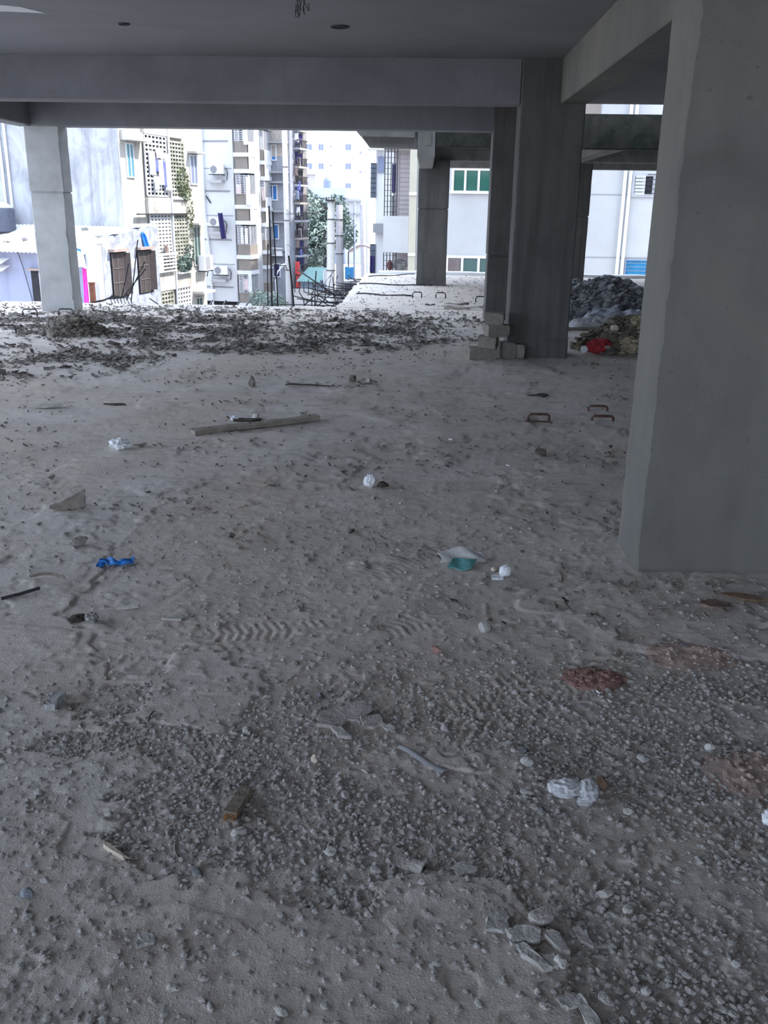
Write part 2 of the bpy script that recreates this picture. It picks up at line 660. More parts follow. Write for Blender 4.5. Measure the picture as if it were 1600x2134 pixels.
beam('long concrete ceiling beam crossing the picture nearest the camera', -5.529, .91, 10.04, 10.32, 2.535, 2.949, M['beam'], 0)
beam('second long concrete ceiling beam, between left column and half hidden column', -5.529, .88, 13.465, 13.76, 2.532, 2.949, M['beam'], 0)
beam('pale concrete beam running overhead towards the camera at right', 1.309, 1.587, -8.9, 9.985, 2.541, 2.949, M['col_big'], 1)
beam('short dark beam joining the streaked and half hidden columns', 1.309, 1.56, 10.415, 13.385, 2.541, 2.949, M['beam'], 1)
beam('concrete beam above the lone left column, running towards the camera', -5.82, -5.53, -8.9, 13.76, 2.541, 2.949, M['beam'], 1)
beam('mossy dark green edge beam of the far slab roof', .108, 9.0, 14.8, 15.05, 2.40, 2.885, M['moss'], 0)
beam('middle cross beam over the far slab resting on distant column', -.12, 9.0, 19.32, 19.55, 2.412, 2.798, M['far_beam'], 0)
beam('rearmost cross beam of the far slab, above the green window', .0, 9.0, 22.35, 22.6, 2.395, 2.798, M['far_beam'], 0)
beam('deep stub beam with pale patch over the distant column', -.16, .105, 14.78, 19.19, 2.25, 2.798, M['far_beam'], 1)
beam('sloping looking pale beam below the mossy beam, ending on farthest column', 2.72, 3.02, 15.055, 19.315, 2.405, 2.798, M['col_big'], 1)
# cantilevered corner with its cut-back end
ct = MB()
ct.prism([(-1.06, 2.79), (-1.06, 2.62), (-1.00, 2.52), (-.90, 2.40), (-.165, 2.385), (-.165, 2.79)], 14.835, 15.25, 1)
ct.prism([(-1.10, 2.79), (-1.08, 2.60), (-1.02, 2.535), (-.2, 2.525), (-.2, 2.79)], 14.74, 14.834, 1)
o = recalc(ct.build('concrete_bracket', M['far_beam'], None, None, (-.6, 15, 2.385)))
tag(o, 'grey cantilevered roof corner with cut-back end left of distant column', 'concrete bracket')
bk = MB().box(-.02, .05, 14.772, 14.79, 2.42, 2.62)
o = bk.build('cement_patch', M['col_big'], None, None, (0.015, 14.78, 2.42))
tag(o, 'pale cement patch on the stub beam end above distant column', 'patch')

# ceiling boxes and hanging wires
for (px, rb, lab) in (((-2.548, 8.339), .048, 'dark round hole box in the ceiling, left one'), ((-0.757, 8.391), .078, 'dark round hole box in the ceiling, right one near the wires')):
    t = thing('ceiling_box', lab, 'electrical box', (px[0], px[1], 2.94))
    r = MB()
    r.lathe([(rb, .009), (rb, 0.002), (rb * .96, 0), (rb * .9, 0), (rb * .88, .006)], (px[0], px[1], 2.9405), 24)
    recalc(r.build('rim', M['blackrod'], t))
    MB().lathe([(rb * .89, .004), (rb * .89, .008)], (px[0], px[1], 2.9405), 24).build('hole_shade', plain('painted hole shade', (.012, .012, .013), .9, .1, 4), t)  # flat near-black disc paints the shade inside the hole
wx, wy = (-0.919, 7.19)
wt = thing('wire_bundle', 'bunch of loose wires hanging from the ceiling at top centre', 'wires', (wx, wy, 2.80))
for k in range(6):
    mb = MB()
    a = random.uniform(0, 6.28)
    q = [(wx + .018 * math.cos(a) * (1 + t * 1.2) + .012 * math.sin(t * 5 + k), wy + .015 * math.sin(a) * (1 + t), 2.955 - (.11 + .02 * (k % 3)) * t) for t in np.linspace(0, 1, 7)]
    q += [(q[-1][0] + .014 * math.cos(a + 1), q[-1][1], q[-1][2] + .01), (q[-1][0] + .016 * math.cos(a + 1), q[-1][1], q[-1][2] + .05)]
    mb.tube(q, .0028, 5)
    mb.build('wire', M['steel'], wt)

# ------------------------------------------------------------------ shapes for debris
import bmesh


def ico(sub):
    bm = bmesh.new()
    bmesh.ops.create_icosphere(bm, subdivisions=sub, radius=1.0)
    bm.verts.ensure_lookup_table()
    v = np.array([p.co[:] for p in bm.verts])
    f = np.array([[q.index for q in g.verts] for g in bm.faces])
    bm.free()
    return v, f


ICO = {k: ico(k) for k in (1, 2, 3, 4, 5)}


def rock_v(seed, size, facets=9, sub=3, rough=.12, cut=(.55, .95)):
    r = np.random.default_rng(seed)
    v, f = ICO[sub]
    v = v.copy()
    for _ in range(facets):
        n = r.normal(size=3)
        n /= np.linalg.norm(n)
        d = r.uniform(*cut)
        k = np.maximum(0, v @ n - d)
        v = v - k[:, None] * n
    if rough:
        d = np.array([mnoise.noise(Vector(p * 3.3 + seed)) for p in v])
        v = v * (1 + rough * d[:, None])
    v = v / np.abs(v).max(0)
    return v * (np.array(size) / 2), f


def single(name, v, f, mat, x, y, rz, label, cat, group=None, tilt=(0, 0), sink=.12, smooth=False, z=None):
    v = np.asarray(v, float)
    v = v.copy()
    R = Matrix.Rotation(tilt[0], 3, 'X') @ Matrix.Rotation(tilt[1], 3, 'Y')
    v = v @ np.array(R).T
    h = v[:, 2].max() - v[:, 2].min()
    v[:, 2] -= v[:, 2].min() + h * sink
    me = mesh_of(name, v.tolist(), [tuple(int(i) for i in q) for q in f], smooth)
    me.materials.append(mat)
    o = bpy.data.objects.new(name, me)
    o.location = (x, y, hz(x, y) if z is None else z)
    o.rotation_euler = (0, 0, rz)
    COL.objects.link(o)
    return tag(o, label, cat, group)


def slab_v(outline, t, seed=0, jag=.0):
    """Flat broken plate: outline in metres, thickness t, slightly uneven faces."""
    r = np.random.default_rng(seed)
    o0 = np.array(outline, float)
    o = []
    for i in range(len(o0)):
        a, b = o0[i], o0[(i + 1) % len(o0)]
        L = np.linalg.norm(b - a)
        for q in (0, .26, .5, .77):
            o.append(a + (b - a) * q + (r.normal(size=2) * L * .035 if q else r.normal(size=2) * L * .02))
    o = np.array(o)
    n = len(o)
    v = [(p[0], p[1], 0) for p in o] + [(p[0] * .97 + r.normal() * jag, p[1] * .97 + r.normal() * jag, t * r.uniform(.85, 1.1)) for p in o]
    f = [tuple(range(n - 1, -1, -1)), tuple(range(n, 2 * n))] + [(i, (i + 1) % n, (i + 1) % n + n, i + n) for i in range(n)]
    return np.array(v), f


def crumple_v(seed, size, amp=.45, sub=4, fq=1.6):
    v, f = ICO[sub]
    out = []
    for p in v:
        q = Vector(p)
        a = 1 - abs(mnoise.noise(q * fq + Vector((seed, 0, 0)))) * 2
        b = 1 - abs(mnoise.noise(q * fq * 2.3 + Vector((0, seed, 0)))) * 2
        c = mnoise.noise(q * fq * 6 + Vector((0, 0, seed)))
        out.append(q * (1 + amp * (.62 * a + .26 * b + .05 * c) - amp * .4))
    v = np.array(out)
    v = v / np.abs(v).max(0) * (np.array(size) / 2)
    return v, f



# ================================================================== outside: the street on the left (frame S: u right, w away)
M['plaster'] = stained_wall('stained grey plaster', (.40, .41, .45), (.17, .175, .19), .75, .55, True, .44, .66)
M['plaster_sun_tint'] = stained_wall('stained plaster with sun tint', (.48, .46, .43), (.20, .195, .18), .6, .8, True, .48, .68)  # stained plaster with sunlight painted in as a lighter cream
M['lavender'] = stained_wall('lavender limewash', (.29, .31, .42), (.19, .20, .27), .4, .8, True, .5, .75)
M['peeled'] = stained_wall('peeling blue white wall', (.34, .37, .44), (.19, .20, .24), .8, 2.5, False, .45, .6)
M['tin'] = plain('white tin roof', (.80, .79, .77), .5, .06, 3, 0, 0, .4)
M['brownsteel'] = plain('brown steel shutter', (.06, .05, .05), .6, .2, 8)
M['lintel'] = plain('pinkish concrete', (.32, .25, .23), .9, .15, 8)
M['dark'] = plain('dark room', (.03, .03, .035), .9, .2, 4)
M['glass_blue'] = glass('blue window glass', (.04, .16, .42), .2)
M['glass_aqua'] = glass('aqua window glass', (.09, .26, .34), .25)
M['glass_green'] = glass('green window glass', (.012, .085, .06), .12)
M['glass_pale'] = glass('pale window glass', (.17, .20, .32), .3)
M['glass_dark'] = glass('dark green glass', (.04, .09, .085), .15)
M['mess'] = stained_wall('cluttered grey wall', (.26, .235, .225), (.10, .095, .10), .8, 1.2, True, .42, .6)
M['ochre'] = plain('brick ochre wall', (.36, .32, .29), .9, .2, 10)
M['lattice'] = plain('white lattice', (.55, .55, .58), .8, .08, 4)
M['lattice_old'] = stained_wall('mouldy lattice', (.34, .34, .31), (.15, .165, .12), .8, 2.0, False, .42, .6)
M['acwhite'] = plain('air conditioner casing', (.78, .79, .80), .5, .03, 5)
M['acfan'] = plain('air conditioner fan grille', (.26, .265, .29), .6, .1, 30)
M['navy'] = plain('navy cloth', (.035, .03, .11), .9, .2, 8)
M['cloth_white'] = plain('white cloth', (.80, .80, .82), .85, .05, 4)
M['cloth_pink'] = plain('pale pink cloth', (.72, .60, .60), .85, .08, 4)
M['cloth_blue'] = plain('blue violet cloth', (.22, .24, .55), .85, .1, 4)
M['cloth_red'] = plain('red cloth', (.70, .10, .10), .85, .15, 4)
M['leaf'] = plain('dusty leaf', (.115, .16, .145), .7, .35, 2.5)
M['leaf_pale'] = plain('pale dusty leaf', (.23, .29, .26), .7, .3, 2.5)
M['vine'] = plain('vine leaf', (.13, .155, .085), .75, .35, 5)
M['pole'] = plain('white concrete pole', (.50, .485, .48), .85, .08, 3)
M['pole_grey'] = plain('grey concrete pole', (.27, .265, .285), .85, .1, 3)
M['teal_roof'] = plain('teal tin roof', (.20, .36, .35), .6, .1, 4)
M['tarp'] = plain('blue tarpaulin', (.06, .28, .55), .6, .15, 4)
M['tank'] = plain('black water tank', (.11, .12, .16), .45, .15, 4)
M['bluegrey'] = plain('blue grey wall', (.24, .28, .36), .9, .1, 1)
M['pinkwall'] = plain('pale pink wall', (.42, .38, .40), .9, .06, 1)


def pbox(mb, axis, pos, a0, a1, z0, z1, d0, d1):
    """box on a facade: axis 'u' faces +u, 'w' faces -w; d0..d1 = distance out of the wall."""
    if axis == 'u':
        return mb.box(pos + d0, pos + d1, min(a0, a1), max(a0, a1), z0, z1)
    return mb.box(min(a0, a1), max(a0, a1), pos - d1, pos - d0, z0, z1)


def window(root, axis, pos, a0, a1, z0, z1, fm, gm, mull=1, t=.05, out=.04, bars=0):
    mb = MB()
    pbox(mb, axis, pos, a0, a1, z0, z0 + t, 0, out)
    pbox(mb, axis, pos, a0, a1, z1 - t, z1, 0, out)
    pbox(mb, axis, pos, a0, a0 + t, z0 + t, z1 - t, 0, out)
    pbox(mb, axis, pos, a1 - t, a1, z0 + t, z1 - t, 0, out)
    for k in range(mull):
        a = a0 + (a1 - a0) * (k + 1) / (mull + 1)
        pbox(mb, axis, pos, a - t / 2, a + t / 2, z0 + t, z1 - t, 0, out)
    for k in range(bars):
        z = z0 + (z1 - z0) * (k + 1) / (bars + 1)
        pbox(mb, axis, pos, a0 + t, a1 - t, z - .008, z + .008, out * .4, out * .9)
    f = mb.build('window', fm, root)
    p = MB()
    pbox(p, axis, pos, a0 + t * .5, a1 - t * .5, z0 + t * .5, z1 - t * .5, .004, out * .35)
    p.build('pane', gm, f)
    return f


def lattice(root, axis, pos, a0, a1, z0, z1, nc, nr, mat, t=.07, out=.10, back=None):
    mb = MB()
    for k in range(nr + 1):
        z = z0 + (z1 - z0) * k / nr
        pbox(mb, axis, pos, a0, a1, z - t * .5, z + t * .5, out * .5, out)
    for k in range(nc + 1):
        a = a0 + (a1 - a0) * k / nc
        pbox(mb, axis, pos, a - t * .55, a + t * .55, z0, z1, out * .45, out * .95)
    f = mb.build('lattice_screen', mat, root)
    b = MB()
    pbox(b, axis, pos, a0, a1, z0, z1, .003, .02)
    b.build('dark_opening', back or M['dark'], f)
    return f


def ac_unit(c, label, axis='w', frame='S', sx=.78, sz=.45):
    """outdoor unit: c = (u, w, z) of the middle of its underside at the wall."""
    t = thing('air_conditioner', label, 'air conditioner', c, 'air conditioners on the facades', frame)
    u, w, z = c
    mb = MB()
    if axis == 'w':
        mb.box(u - sx / 2, u + sx / 2, w - .36, w - .08, z, z + sz)
    else:
        mb.box(u + .08, u + .36, w - sx / 2, w + sx / 2, z, z + sz)
    mb.build('casing', M['acwhite'], t)
    mb = MB()
    rr = sz * .42
    n = 20
    if axis == 'w':
        cu = u - sx * .22
        ring = [(cu + rr * math.cos(2 * math.pi * k / n), w - .372, z + sz / 2 + rr * math.sin(2 * math.pi * k / n)) for k in range(n)]
        mb.add(ring + [(p[0], w - .355, p[2]) for p in ring], [tuple(range(n))] + [(k, k + n, (k + 1) % n + n, (k + 1) % n) for k in range(n)])
    else:
        cw = w - sx * .1
        mb.box(u + .355, u + .37, cw - rr * .8, cw + rr * .8, z + .05, z + sz - .05)
    mb.build('fan_grille', M['acfan'], t)
    mb = MB()
    if axis == 'w':
        for k in (-.36, .36):
            mb.box(u + k * sx - .02, u + k * sx + .02, w - .40, w - .003, z - .05, z - .003)
        mb.box(u - sx * .55, u + sx * .55, w - .42, w - .38, z - .05, z - .01)
    else:
        for k in (-.36, .36):
            mb.box(u + .003, u + .40, w + k * sx - .02, w + k * sx + .02, z - .05, z - .003)
    mb.build('bracket', M['steel'], t)
    mb = MB()
    if axis == 'w':
        mb.tube([(u + sx / 2, w - .2, z + .3), (u + sx / 2 + .09, w - .17, z + .25), (u + sx / 2 + .10, w - .06, z + .1), (u + sx / 2 + .02, w - .03, z - .3)], .02, 6)
    else:
        mb.tube([(u + .2, w + sx / 2, z + .3), (u + .15, w + sx / 2 + .09, z + .2), (u + .03, w + sx / 2 + .05, z - .3)], .02, 6)
    mb.build('hose', M['steel'], t)
    return t


def cloth(name, axis, pos, a0, a1, z1, z0, mat, label, cat='laundry', taper=0.0, seed=0, frame='S', out=.16, lean=0.0, group=None):
    m2 = MB()

    def fn(a, b):
        f = .035 * math.sin(a * 11 + seed) + .03 * mnoise.noise(Vector((a * 3, b * 2, seed)))
        mid = (a0 + a1) / 2
        q = a0 + (a1 - a0) * a
        q = mid + (q - mid) * (1 - taper * (1 - b)) + lean * b
        z = z1 + (z0 - z1) * b + .04 * math.sin(a * 3.1) * (-1 if b < .1 else .5) + (.05 * mnoise.noise(Vector((a * 4, seed, 0))) if b > .9 else 0)
        if axis == 'u':
            return (pos + out + f, q, z)
        return (q, pos - out - f, z)
    m2.sheet(fn, 14, 14, .008)
    o = ((a0 + a1) / 2, pos, z0) if axis == 'w' else (pos + out, (a0 + a1) / 2, z0)
    v = [(p[0] - o[0], p[1] - o[1], p[2] - o[2]) for p in m2.v]
    me = mesh_of(name, v, m2.f, True)
    me.materials.append(mat)
    ob = bpy.data.objects.new(name, me)
    if frame == 'S':
        ob.location = street(*o)
        ob.rotation_euler = (0, 0, -ANG)
    else:
        ob.location = o
    COL.objects.link(ob)
    return tag(ob, label, cat, group)


def leaves(name, blobs, n, size, mat, seed, parent=None, label=None, cat='foliage', frame='S'):
    r = np.random.default_rng(seed)
    wts = np.array([b[3] * b[4] * b[5] for b in blobs])
    pick = r.choice(len(blobs), n, p=wts / wts.sum())
    d = r.normal(size=(n, 3))
    d /= np.linalg.norm(d, axis=1)[:, None]
    rad = r.uniform(.55, 1.05, n) ** .6
    Bc = np.array([b[:3] for b in blobs])[pick]
    Br = np.array([b[3:6] for b in blobs])[pick]
    c = Bc + d * rad[:, None] * Br
    a = r.normal(size=(n, 3))
    a /= np.linalg.norm(a, axis=1)[:, None]
    nn = d + .8 * r.normal(size=(n, 3)) + np.array([0, 0, .5])
    b = np.cross(nn, a)
    b /= np.linalg.norm(b, axis=1)[:, None] + 1e-9
    a = np.cross(b, nn)
    a /= np.linalg.norm(a, axis=1)[:, None] + 1e-9
    s = r.uniform(.6, 1.3, n)[:, None] * size
    dr = np.array([0, 0, -1.0]) * s * .25
    V = np.stack([c - a * s, c - b * s * .38 , c + a * s + dr, c + b * s * .38], 1).reshape(-1, 3)
    F = np.arange(n * 4).reshape(-1, 4)
    if parent is not None:
        root = parent
        while root.parent is not None:
            root = root.parent
        o = np.array(ORG[root.name])
    else:
        o = V.mean(0)
    me = mesh_of(name, (V - o).tolist(), F.tolist())
    me.materials.append(mat)
    ob = bpy.data.objects.new(name, me)
    COL.objects.link(ob)
    if parent is not None:
        ob.parent = parent
    else:
        if frame == 'S':
            ob.location = street(*o)
            ob.rotation_euler = (0, 0, -ANG)
        else:
            ob.location = tuple(o)
        tag(ob, label, cat)
    ob['kind'] = 'stuff'
    return ob


# ------------------------------------------------------------------ low house with the tin roof
H = thing('house', 'low lavender house with white tin roof behind the lone left column', 'house', (-20, 30, -4), None, 'S')
MB().box(-26, -17.2, 28.5, 31.1, -4, -.12).build('front_wall', M['lavender'], H)
mb = MB()
mb.prism([(28.25, -4), (31.15, -4), (32.2, -4), (32.2, .80), (31.15, .68), (28.25, .34)], -17.0, -16.7, 0)
o = recalc(mb.build('side_wall', M['peeled'], H))
mb = MB()
mb.box(-17.16, -16.72, 27.95, 28.249, -4, .33)
mb.box(-17.2, -16.68, 27.92, 28.25, .22, .36)
mb.build('corner_pillar', M['white'], H)
mb = MB()


def roof_fn(a, b):
    u = -26 + 8.85 * a
    return (u, 27.85 + 3.4 * b, -.10 + .80 * b + .018 * math.sin(u * 2 * math.pi / .16))


mb.sheet(roof_fn, 440, 4, .012)
recalc(mb.build('tin_roof', M['tin'], H))
for k, (w0, w1) in enumerate(((28.75, 29.75), (30.58, 31.60))):
    mb = MB()
    pbox(mb, 'u', -16.7, w0 - .05, w1 + .05, -1.62, -.09, -.05, .01)
    f = mb.build('window', M['dark'], H)
    s = MB()
    # fixed leaf with cross bars, and an open leaf swung out
    ww = (w1 - w0)
    pbox(s, 'u', -16.7, w0, w0 + ww * .32, -1.58, -.12, .02, .05)
    pbox(s, 'u', -16.7, w0 + ww * .34, w0 + ww * .68, -1.58, -.12, .02, .05)
    s.build('shutter', M['brownsteel'], f)
    s = MB()
    x0, x1 = -16.68, -16.55
    s.add([(x0, w0 + ww * .7, -1.52), (x1, w1 + .02, -1.52), (x1 + .03, w1 + .02, -1.52), (x0 + .03, w0 + ww * .7, -1.52),
           (x0, w0 + ww * .7, -.13), (x1, w1 + .02, -.13), (x1 + .03, w1 + .02, -.13), (x0 + .03, w0 + ww * .7, -.13)],
          [(0, 3, 2, 1), (4, 5, 6, 7), (0, 1, 5, 4), (1, 2, 6, 5), (2, 3, 7, 6), (3, 0, 4, 7)])
    s.build('shutter', plain('brown steel leaf', (.042, .035, .038), .6, .2, 8), f)
    s = MB()
    for z in (-1.10, -.62):
        pbox(s, 'u', -16.7, w0, w0 + ww * .68, z - .012, z + .012, .05, .075)
    for a in (0, .33, .68):
        pbox(s, 'u', -16.7, w0 + ww * a - .012, w0 + ww * a + .012, -1.58, -.12, .05, .07)
    s.build('shutter_frame', plain('grey shutter frame', (.14, .125, .13), .6, .15, 8), f)
    l = MB()
    pbox(l, 'u', -16.7, w0 - .12, w1 - .1, -.07, .02, 0, .22)
    l.build('lintel', M['lintel'], H)
mb = MB()
mb.box(-19.62, -19.06, 28.44, 28.51, -3.2, -.74)
d = mb.build('door', M['dark'], H)
MB().box(-19.28, -19.08, 28.38, 28.44, -3.2, -.80).build('door_leaf', plain('pinkish door', (.42, .38, .40), .8, .1, 6), d)
MB().box(-19.66, -19.0, 28.30, 28.5, -.74, -.66).build('lintel', M['lintel'], H)
mb = MB()
mb.tube([(-20.05, 28.44, -.14), (-19.9, 28.43, -.6), (-19.68, 28.44, -1.7), (-19.62, 28.44, -2.6)], .012, 5)
mb.build('cable', M['steel'], H)
MB().tube([(-16.84, 27.94, .3), (-16.84, 27.90, -4)], .03, 6).build('rain_pipe', M['tape'], H)
for k, (px, z, lab) in enumerate((((-20.606, -0.466), 0, 'upper white tin awning at the left edge of the lavender house'), ((-20.601, -0.706), 0, 'lower white tin awning at the left edge of the lavender house'))):
    m2 = MB()
    m2.sheet(lambda a, b: (px[0] - .45 + .65 * a, 28.48 - .5 * b, px[1] + .10 - .16 * b + .008 * math.sin(a * 40)), 30, 3, .01)
    t = thing('tin_awning', lab, 'awning', (px[0], 28.4, px[1]), None, 'S')
    recalc(m2.build('sheet', M['tin'], t))
# loose things on and by the house
tk = thing('water_tank', 'black ribbed water tank with lid painted glare white at the far left', 'water tank', (-22.02, 30.2, .45), None, 'S')
prof = [(.62, 0.0)]
for k in range(9):
    z = .04 + k * .085
    prof += [(.64, z), (.66, z + .03), (.64, z + .06)]
prof += [(.62, .82), (.60, .83)]
mb = MB().lathe(prof, (-22.02, 30.2, .45), 36)
mb.smooth = True
mb.build('tank_body', M['tank'], tk)
MB().lathe([(.60, .83), (.50, .95), (.30, 1.02), (.12, 1.04)], (-22.02, 30.2, .45), 36).build('tank_lid', M['white'], tk)  # white colour paints the glare on a black lid
for k, (px, py, lab) in enumerate(((14, 496, 'flat brick lying near left end of the tin roof'), (51, 493, 'brick on the tin roof just left of the column'), (176, 473, 'brick on the upper edge of tin roof right of the column'), (206, 485, 'broken brick pair on tin roof near the house corner'), (187, 491, 'flat dark slate on tin roof near the pillar top'), (224, 468, 'white slab piece on top of the side wall, left one'), (264, 471, 'white slab piece on top of the side wall, right one'))):
    pass
for k, (c, lab, mt, sz) in enumerate((((-20.743, 0.291), 'flat brick lying near left end of the tin roof', M['lintel'], (.34, .2, .07)),
                                      ((-20.172, 0.346), 'brick on the tin roof just left of the column', M['rubble'], (.26, .2, .12)),
                                      ((-18.718, 0.667), 'brick on the upper edge of tin roof right of the column', M['rubble'], (.28, .2, .11)),
                                      ((-17.549, 0.516), 'broken brick on tin roof near the house corner', M['rubble'], (.36, .2, .12)),
                                      ((-17.567, 0.436), 'flat dark slate on tin roof near the pillar top', M['rubble'], (.34, .2, .06)))):
    wv = (28.9, 29.1, 30.6, 29.6, 29.0)[k]
    v, f = rock_v(300 + k, sz, 6, 2, .05, (.7, .9))
    single('roof_brick', v, f, mt, *street(c[0], wv)[:2], .1 * k, lab, 'brick', None, (0, 0), 0, False, -.10 + .80 * (wv - 27.85) / 3.4 + .01)
for k, (w0, lab) in enumerate(((29.4, 'white slab piece on top of the side wall, left one'), (31.0, 'white slab piece on top of the side wall, right one'))):
    v, f = slab_v([(-.15, -.3), (.13, -.34), (.15, .28), (-.1, .35)], .06, 310 + k, .01)
    single('slab_piece', v, f, M['white'], *street(-16.85, w0)[:2], .3 - ANG, lab, 'slab', None, (0, 0), 0, False, .34 + .118 * (w0 - 28.25) + .02)
cloth('pink_cloth', 'w', 28.45, -17.58, -17.22, -.42, -2.2, M['pink'], 'bright pink cloth hanging by the lavender wall, right of lone column', 'cloth', .45, 3)
dr = thing('brown_pipe', 'rusty brown upright pipe at the foot of the white corner pillar', 'pipe', (-16.87, 27.72, -4), None, 'S')
MB().lathe([(.10, 0), (.10, 2.95), (.115, 2.96), (.115, 3.0), (.08, 3.0)], (-16.87, 27.72, -4), 20).build('pipe_body', plain('rust brown', (.12, .05, .035), .8, .25, 8), dr)
cloth('blue_rag', 'w', 27.95, -17.55, -17.20, .06, -.02, M['blue_rag'], 'bit of blue plastic at the roof edge above the pink cloth', 'rag', .1, 5)
cloth('white_rag', 'w', 27.9, -17.75, -17.2, .0, -.55, M['cloth_white'], 'torn white rag hanging from roof edge above the pink cloth', 'rag', -.2, 8, 'S', .1, .15)
cloth('blue_rag', 'u', -16.7, 30.78, 31.22, .52, -.02, M['blue_rag'], 'blue plastic rag hanging from the side wall above the second shutter', 'rag', .6, 6, 'S', .04, .28)

# ------------------------------------------------------------------ grey stained building behind it
G = thing('apartment_building', 'old stained grey building with lattice balconies, left of the street', 'building', (-22, 34, -4), None, 'S')
MB().box(-34, -17.5, 31.2, 37.9, -4, 9).build('wall', M['plaster'], G)
MB().box(-17.5, -17.44, 31.21, 37.9, -4, 9).build('side_wall', M['plaster_sun_tint'], G)
f = window(G, 'u', -17.44, 31.60, 32.14, 2.37, 3.55, M['white'], M['glass_aqua'], 1, .045, .05)
mb = MB()
pbox(mb, 'u', -17.44, 31.3, 32.75, 3.62, 3.70, 0, .45)
pbox(mb, 'u', -17.44, 31.3, 32.75, 3.70, 3.95, 0, .12)
mb.build('window_hood', M['plaster_sun_tint'], G)
window(G, 'u', -17.44, 36.78, 37.45, 2.25, 3.42, M['white'], M['glass_pale'], 1, .05, .05)
mb = MB()
pbox(mb, 'u', -17.44, 36.65, 37.6, 3.46, 3.54, 0, .4)
mb.build('window_hood', M['plaster_sun_tint'], G)
window(G, 'u', -17.44, 36.75, 37.4, -1.0, .62, M['plaster_sun_tint'], M['glass_dark'], 1, .05, .05)
mb = MB()
pbox(mb, 'u', -17.44, 36.6, 37.6, .66, .74, 0, .4)
mb.build('window_hood', M['plaster_sun_tint'], G)
window(G, 'u', -17.44, 36.72, 37.35, -3.4, -2.3, M['plaster_sun_tint'], M['glass_dark'], 1, .05, .05)
mb = MB()
pbox(mb, 'u', -17.44, 36.5, 37.7, -2.12, -2.02, 0, .5)
mb.build('window_hood', M['plaster_sun_tint'], G)
lattice(G, 'u', -17.44, 32.9, 34.62, 1.78, 3.93, 6, 14, M['lattice'])
lattice(G, 'u', -17.44, 34.86, 36.12, 1.76, 3.80, 5, 14, M['lattice_old'], .07, .10, M['mess'])
lattice(G, 'u', -17.44, 33.0, 34.66, -.92, 1.10, 6, 15, M['lattice'], .085, .10, M['mess'])
lattice(G, 'u', -17.44, 34.86, 36.12, -1.05, 1.08, 5, 15, M['lattice_old'], .08, .10, M['mess'])
lattice(G, 'u', -17.44, 33.0, 34.5, -3.4, -1.84, 6, 10, M['lattice_old'], .07, .10, M['mess'])
lattice(G, 'u', -17.44, 34.86, 36.1, -3.4, -1.76, 5, 10, M['lattice'], .08)
mb = MB()
for k in range(5):
    z = -1.05 + .13 * k
    pbox(mb, 'u', -17.44, 33.0, 34.66, z, z + .05, .2, .26)
pbox(mb, 'u', -17.44, 32.95, 34.7, -.42, -.34, .2, .30)
pbox(mb, 'u', -17.44, 33.0, 33.45, -1.05, -.4, .24, .28)
mb.build('balcony_rail', M['white'], G)
for z0, z1 in ((1.12, 1.72), (-1.78, -1.08), (3.95, 4.5)):
    mb = MB()
    pbox(mb, 'u', -17.44, 32.85, 36.15, z0, z1, 0, .12)
    mb.build('balcony_parapet', M['plaster_sun_tint'], G)
mb = MB()
pbox(mb, 'u', -17.44, 31.9, 36.4, 1.10, 1.14, .1, .24)
mb.build('ledge', M['steel'], G)
mb = MB()
mb.tube([(-17.3, 34.74, 9), (-17.3, 34.74, -4)], .05, 8)
mb.build('drain_pipe', M['white'], G)
mb = MB()
for u in (-22.2, -21.95):
    mb.tube([(u, 31.12, 8), (u, 31.12, .62)], .05, 8)
mb.build('drain_pipe', M['white'], G)
mb = MB()
pbox(mb, 'u', -17.44, 34.86, 36.2, 1.66, 1.74, .1, .2)
pbox(mb, 'u', -17.44, 34.86, 36.3, -1.2, -1.14, .1, .3)
mb.build('railing', M['white'], G)
ac_unit((-17.44, 37.45, -1.2), 'air conditioner on the side of the old grey building', 'u', 'S', .85, .62)
for k, (w0, w1, z1, z0, mt, lab) in enumerate(((33.0, 33.62, 3.38, 2.5, 'cloth_white', 'broad white laundry at left on the upper lattice'), (33.45, 33.72, 3.15, 2.62, 'cloth_blue', 'small violet laundry on the upper lattice beside the broad white one'),
                                               (33.5, 34.1, 3.5, 3.1, 'cloth_pink', 'pale pink laundry hung at top of the upper lattice'), (33.66, 34.02, 3.1, 2.15, 'cloth_white', 'narrow white laundry in the middle of the upper lattice'),
                                               (34.02, 34.2, 3.1, 2.1, 'cloth_blue', 'long blue violet laundry on the upper lattice'), (34.16, 34.62, 3.35, 1.95, 'cloth_white', 'long white laundry at right on the upper lattice'),
                                               (33.2, 33.55, 2.5, 1.98, 'cloth_white', 'lower white laundry at left on the upper lattice'))):
    cloth('laundry', 'u', -17.44, w0, w1, z1, z0, M[mt], lab, 'laundry', .15, k, 'S', .14 + .015 * k, .05)
cloth('laundry', 'u', -17.44, 33.75, 34.0, -.02, -.5, M['lintel'], 'brownish laundry on the lower lattice above the white rail', 'laundry', .2, 9, 'S', .2, .1)
leaves('vine', [(-17.28, 35.75, 2.35, .12, .5, .55), (-17.25, 35.9, 1.95, .2, .4, .35), (-17.25, 36.25, 1.2, .15, .18, .6), (-17.25, 36.3, .5, .12, .12, .6)], 620, .07, M['vine'], 3, None, 'creeping vine over the mouldy upper right lattice', 'vine')
leaves('potted_plants', [(-17.2, 35.4, -.85, .2, .55, .35), (-17.2, 35.9, -.45, .15, .3, .4)], 420, .085, M['leaf'], 5, None, 'green plants crowding the lower right balcony of the grey building', 'plants')

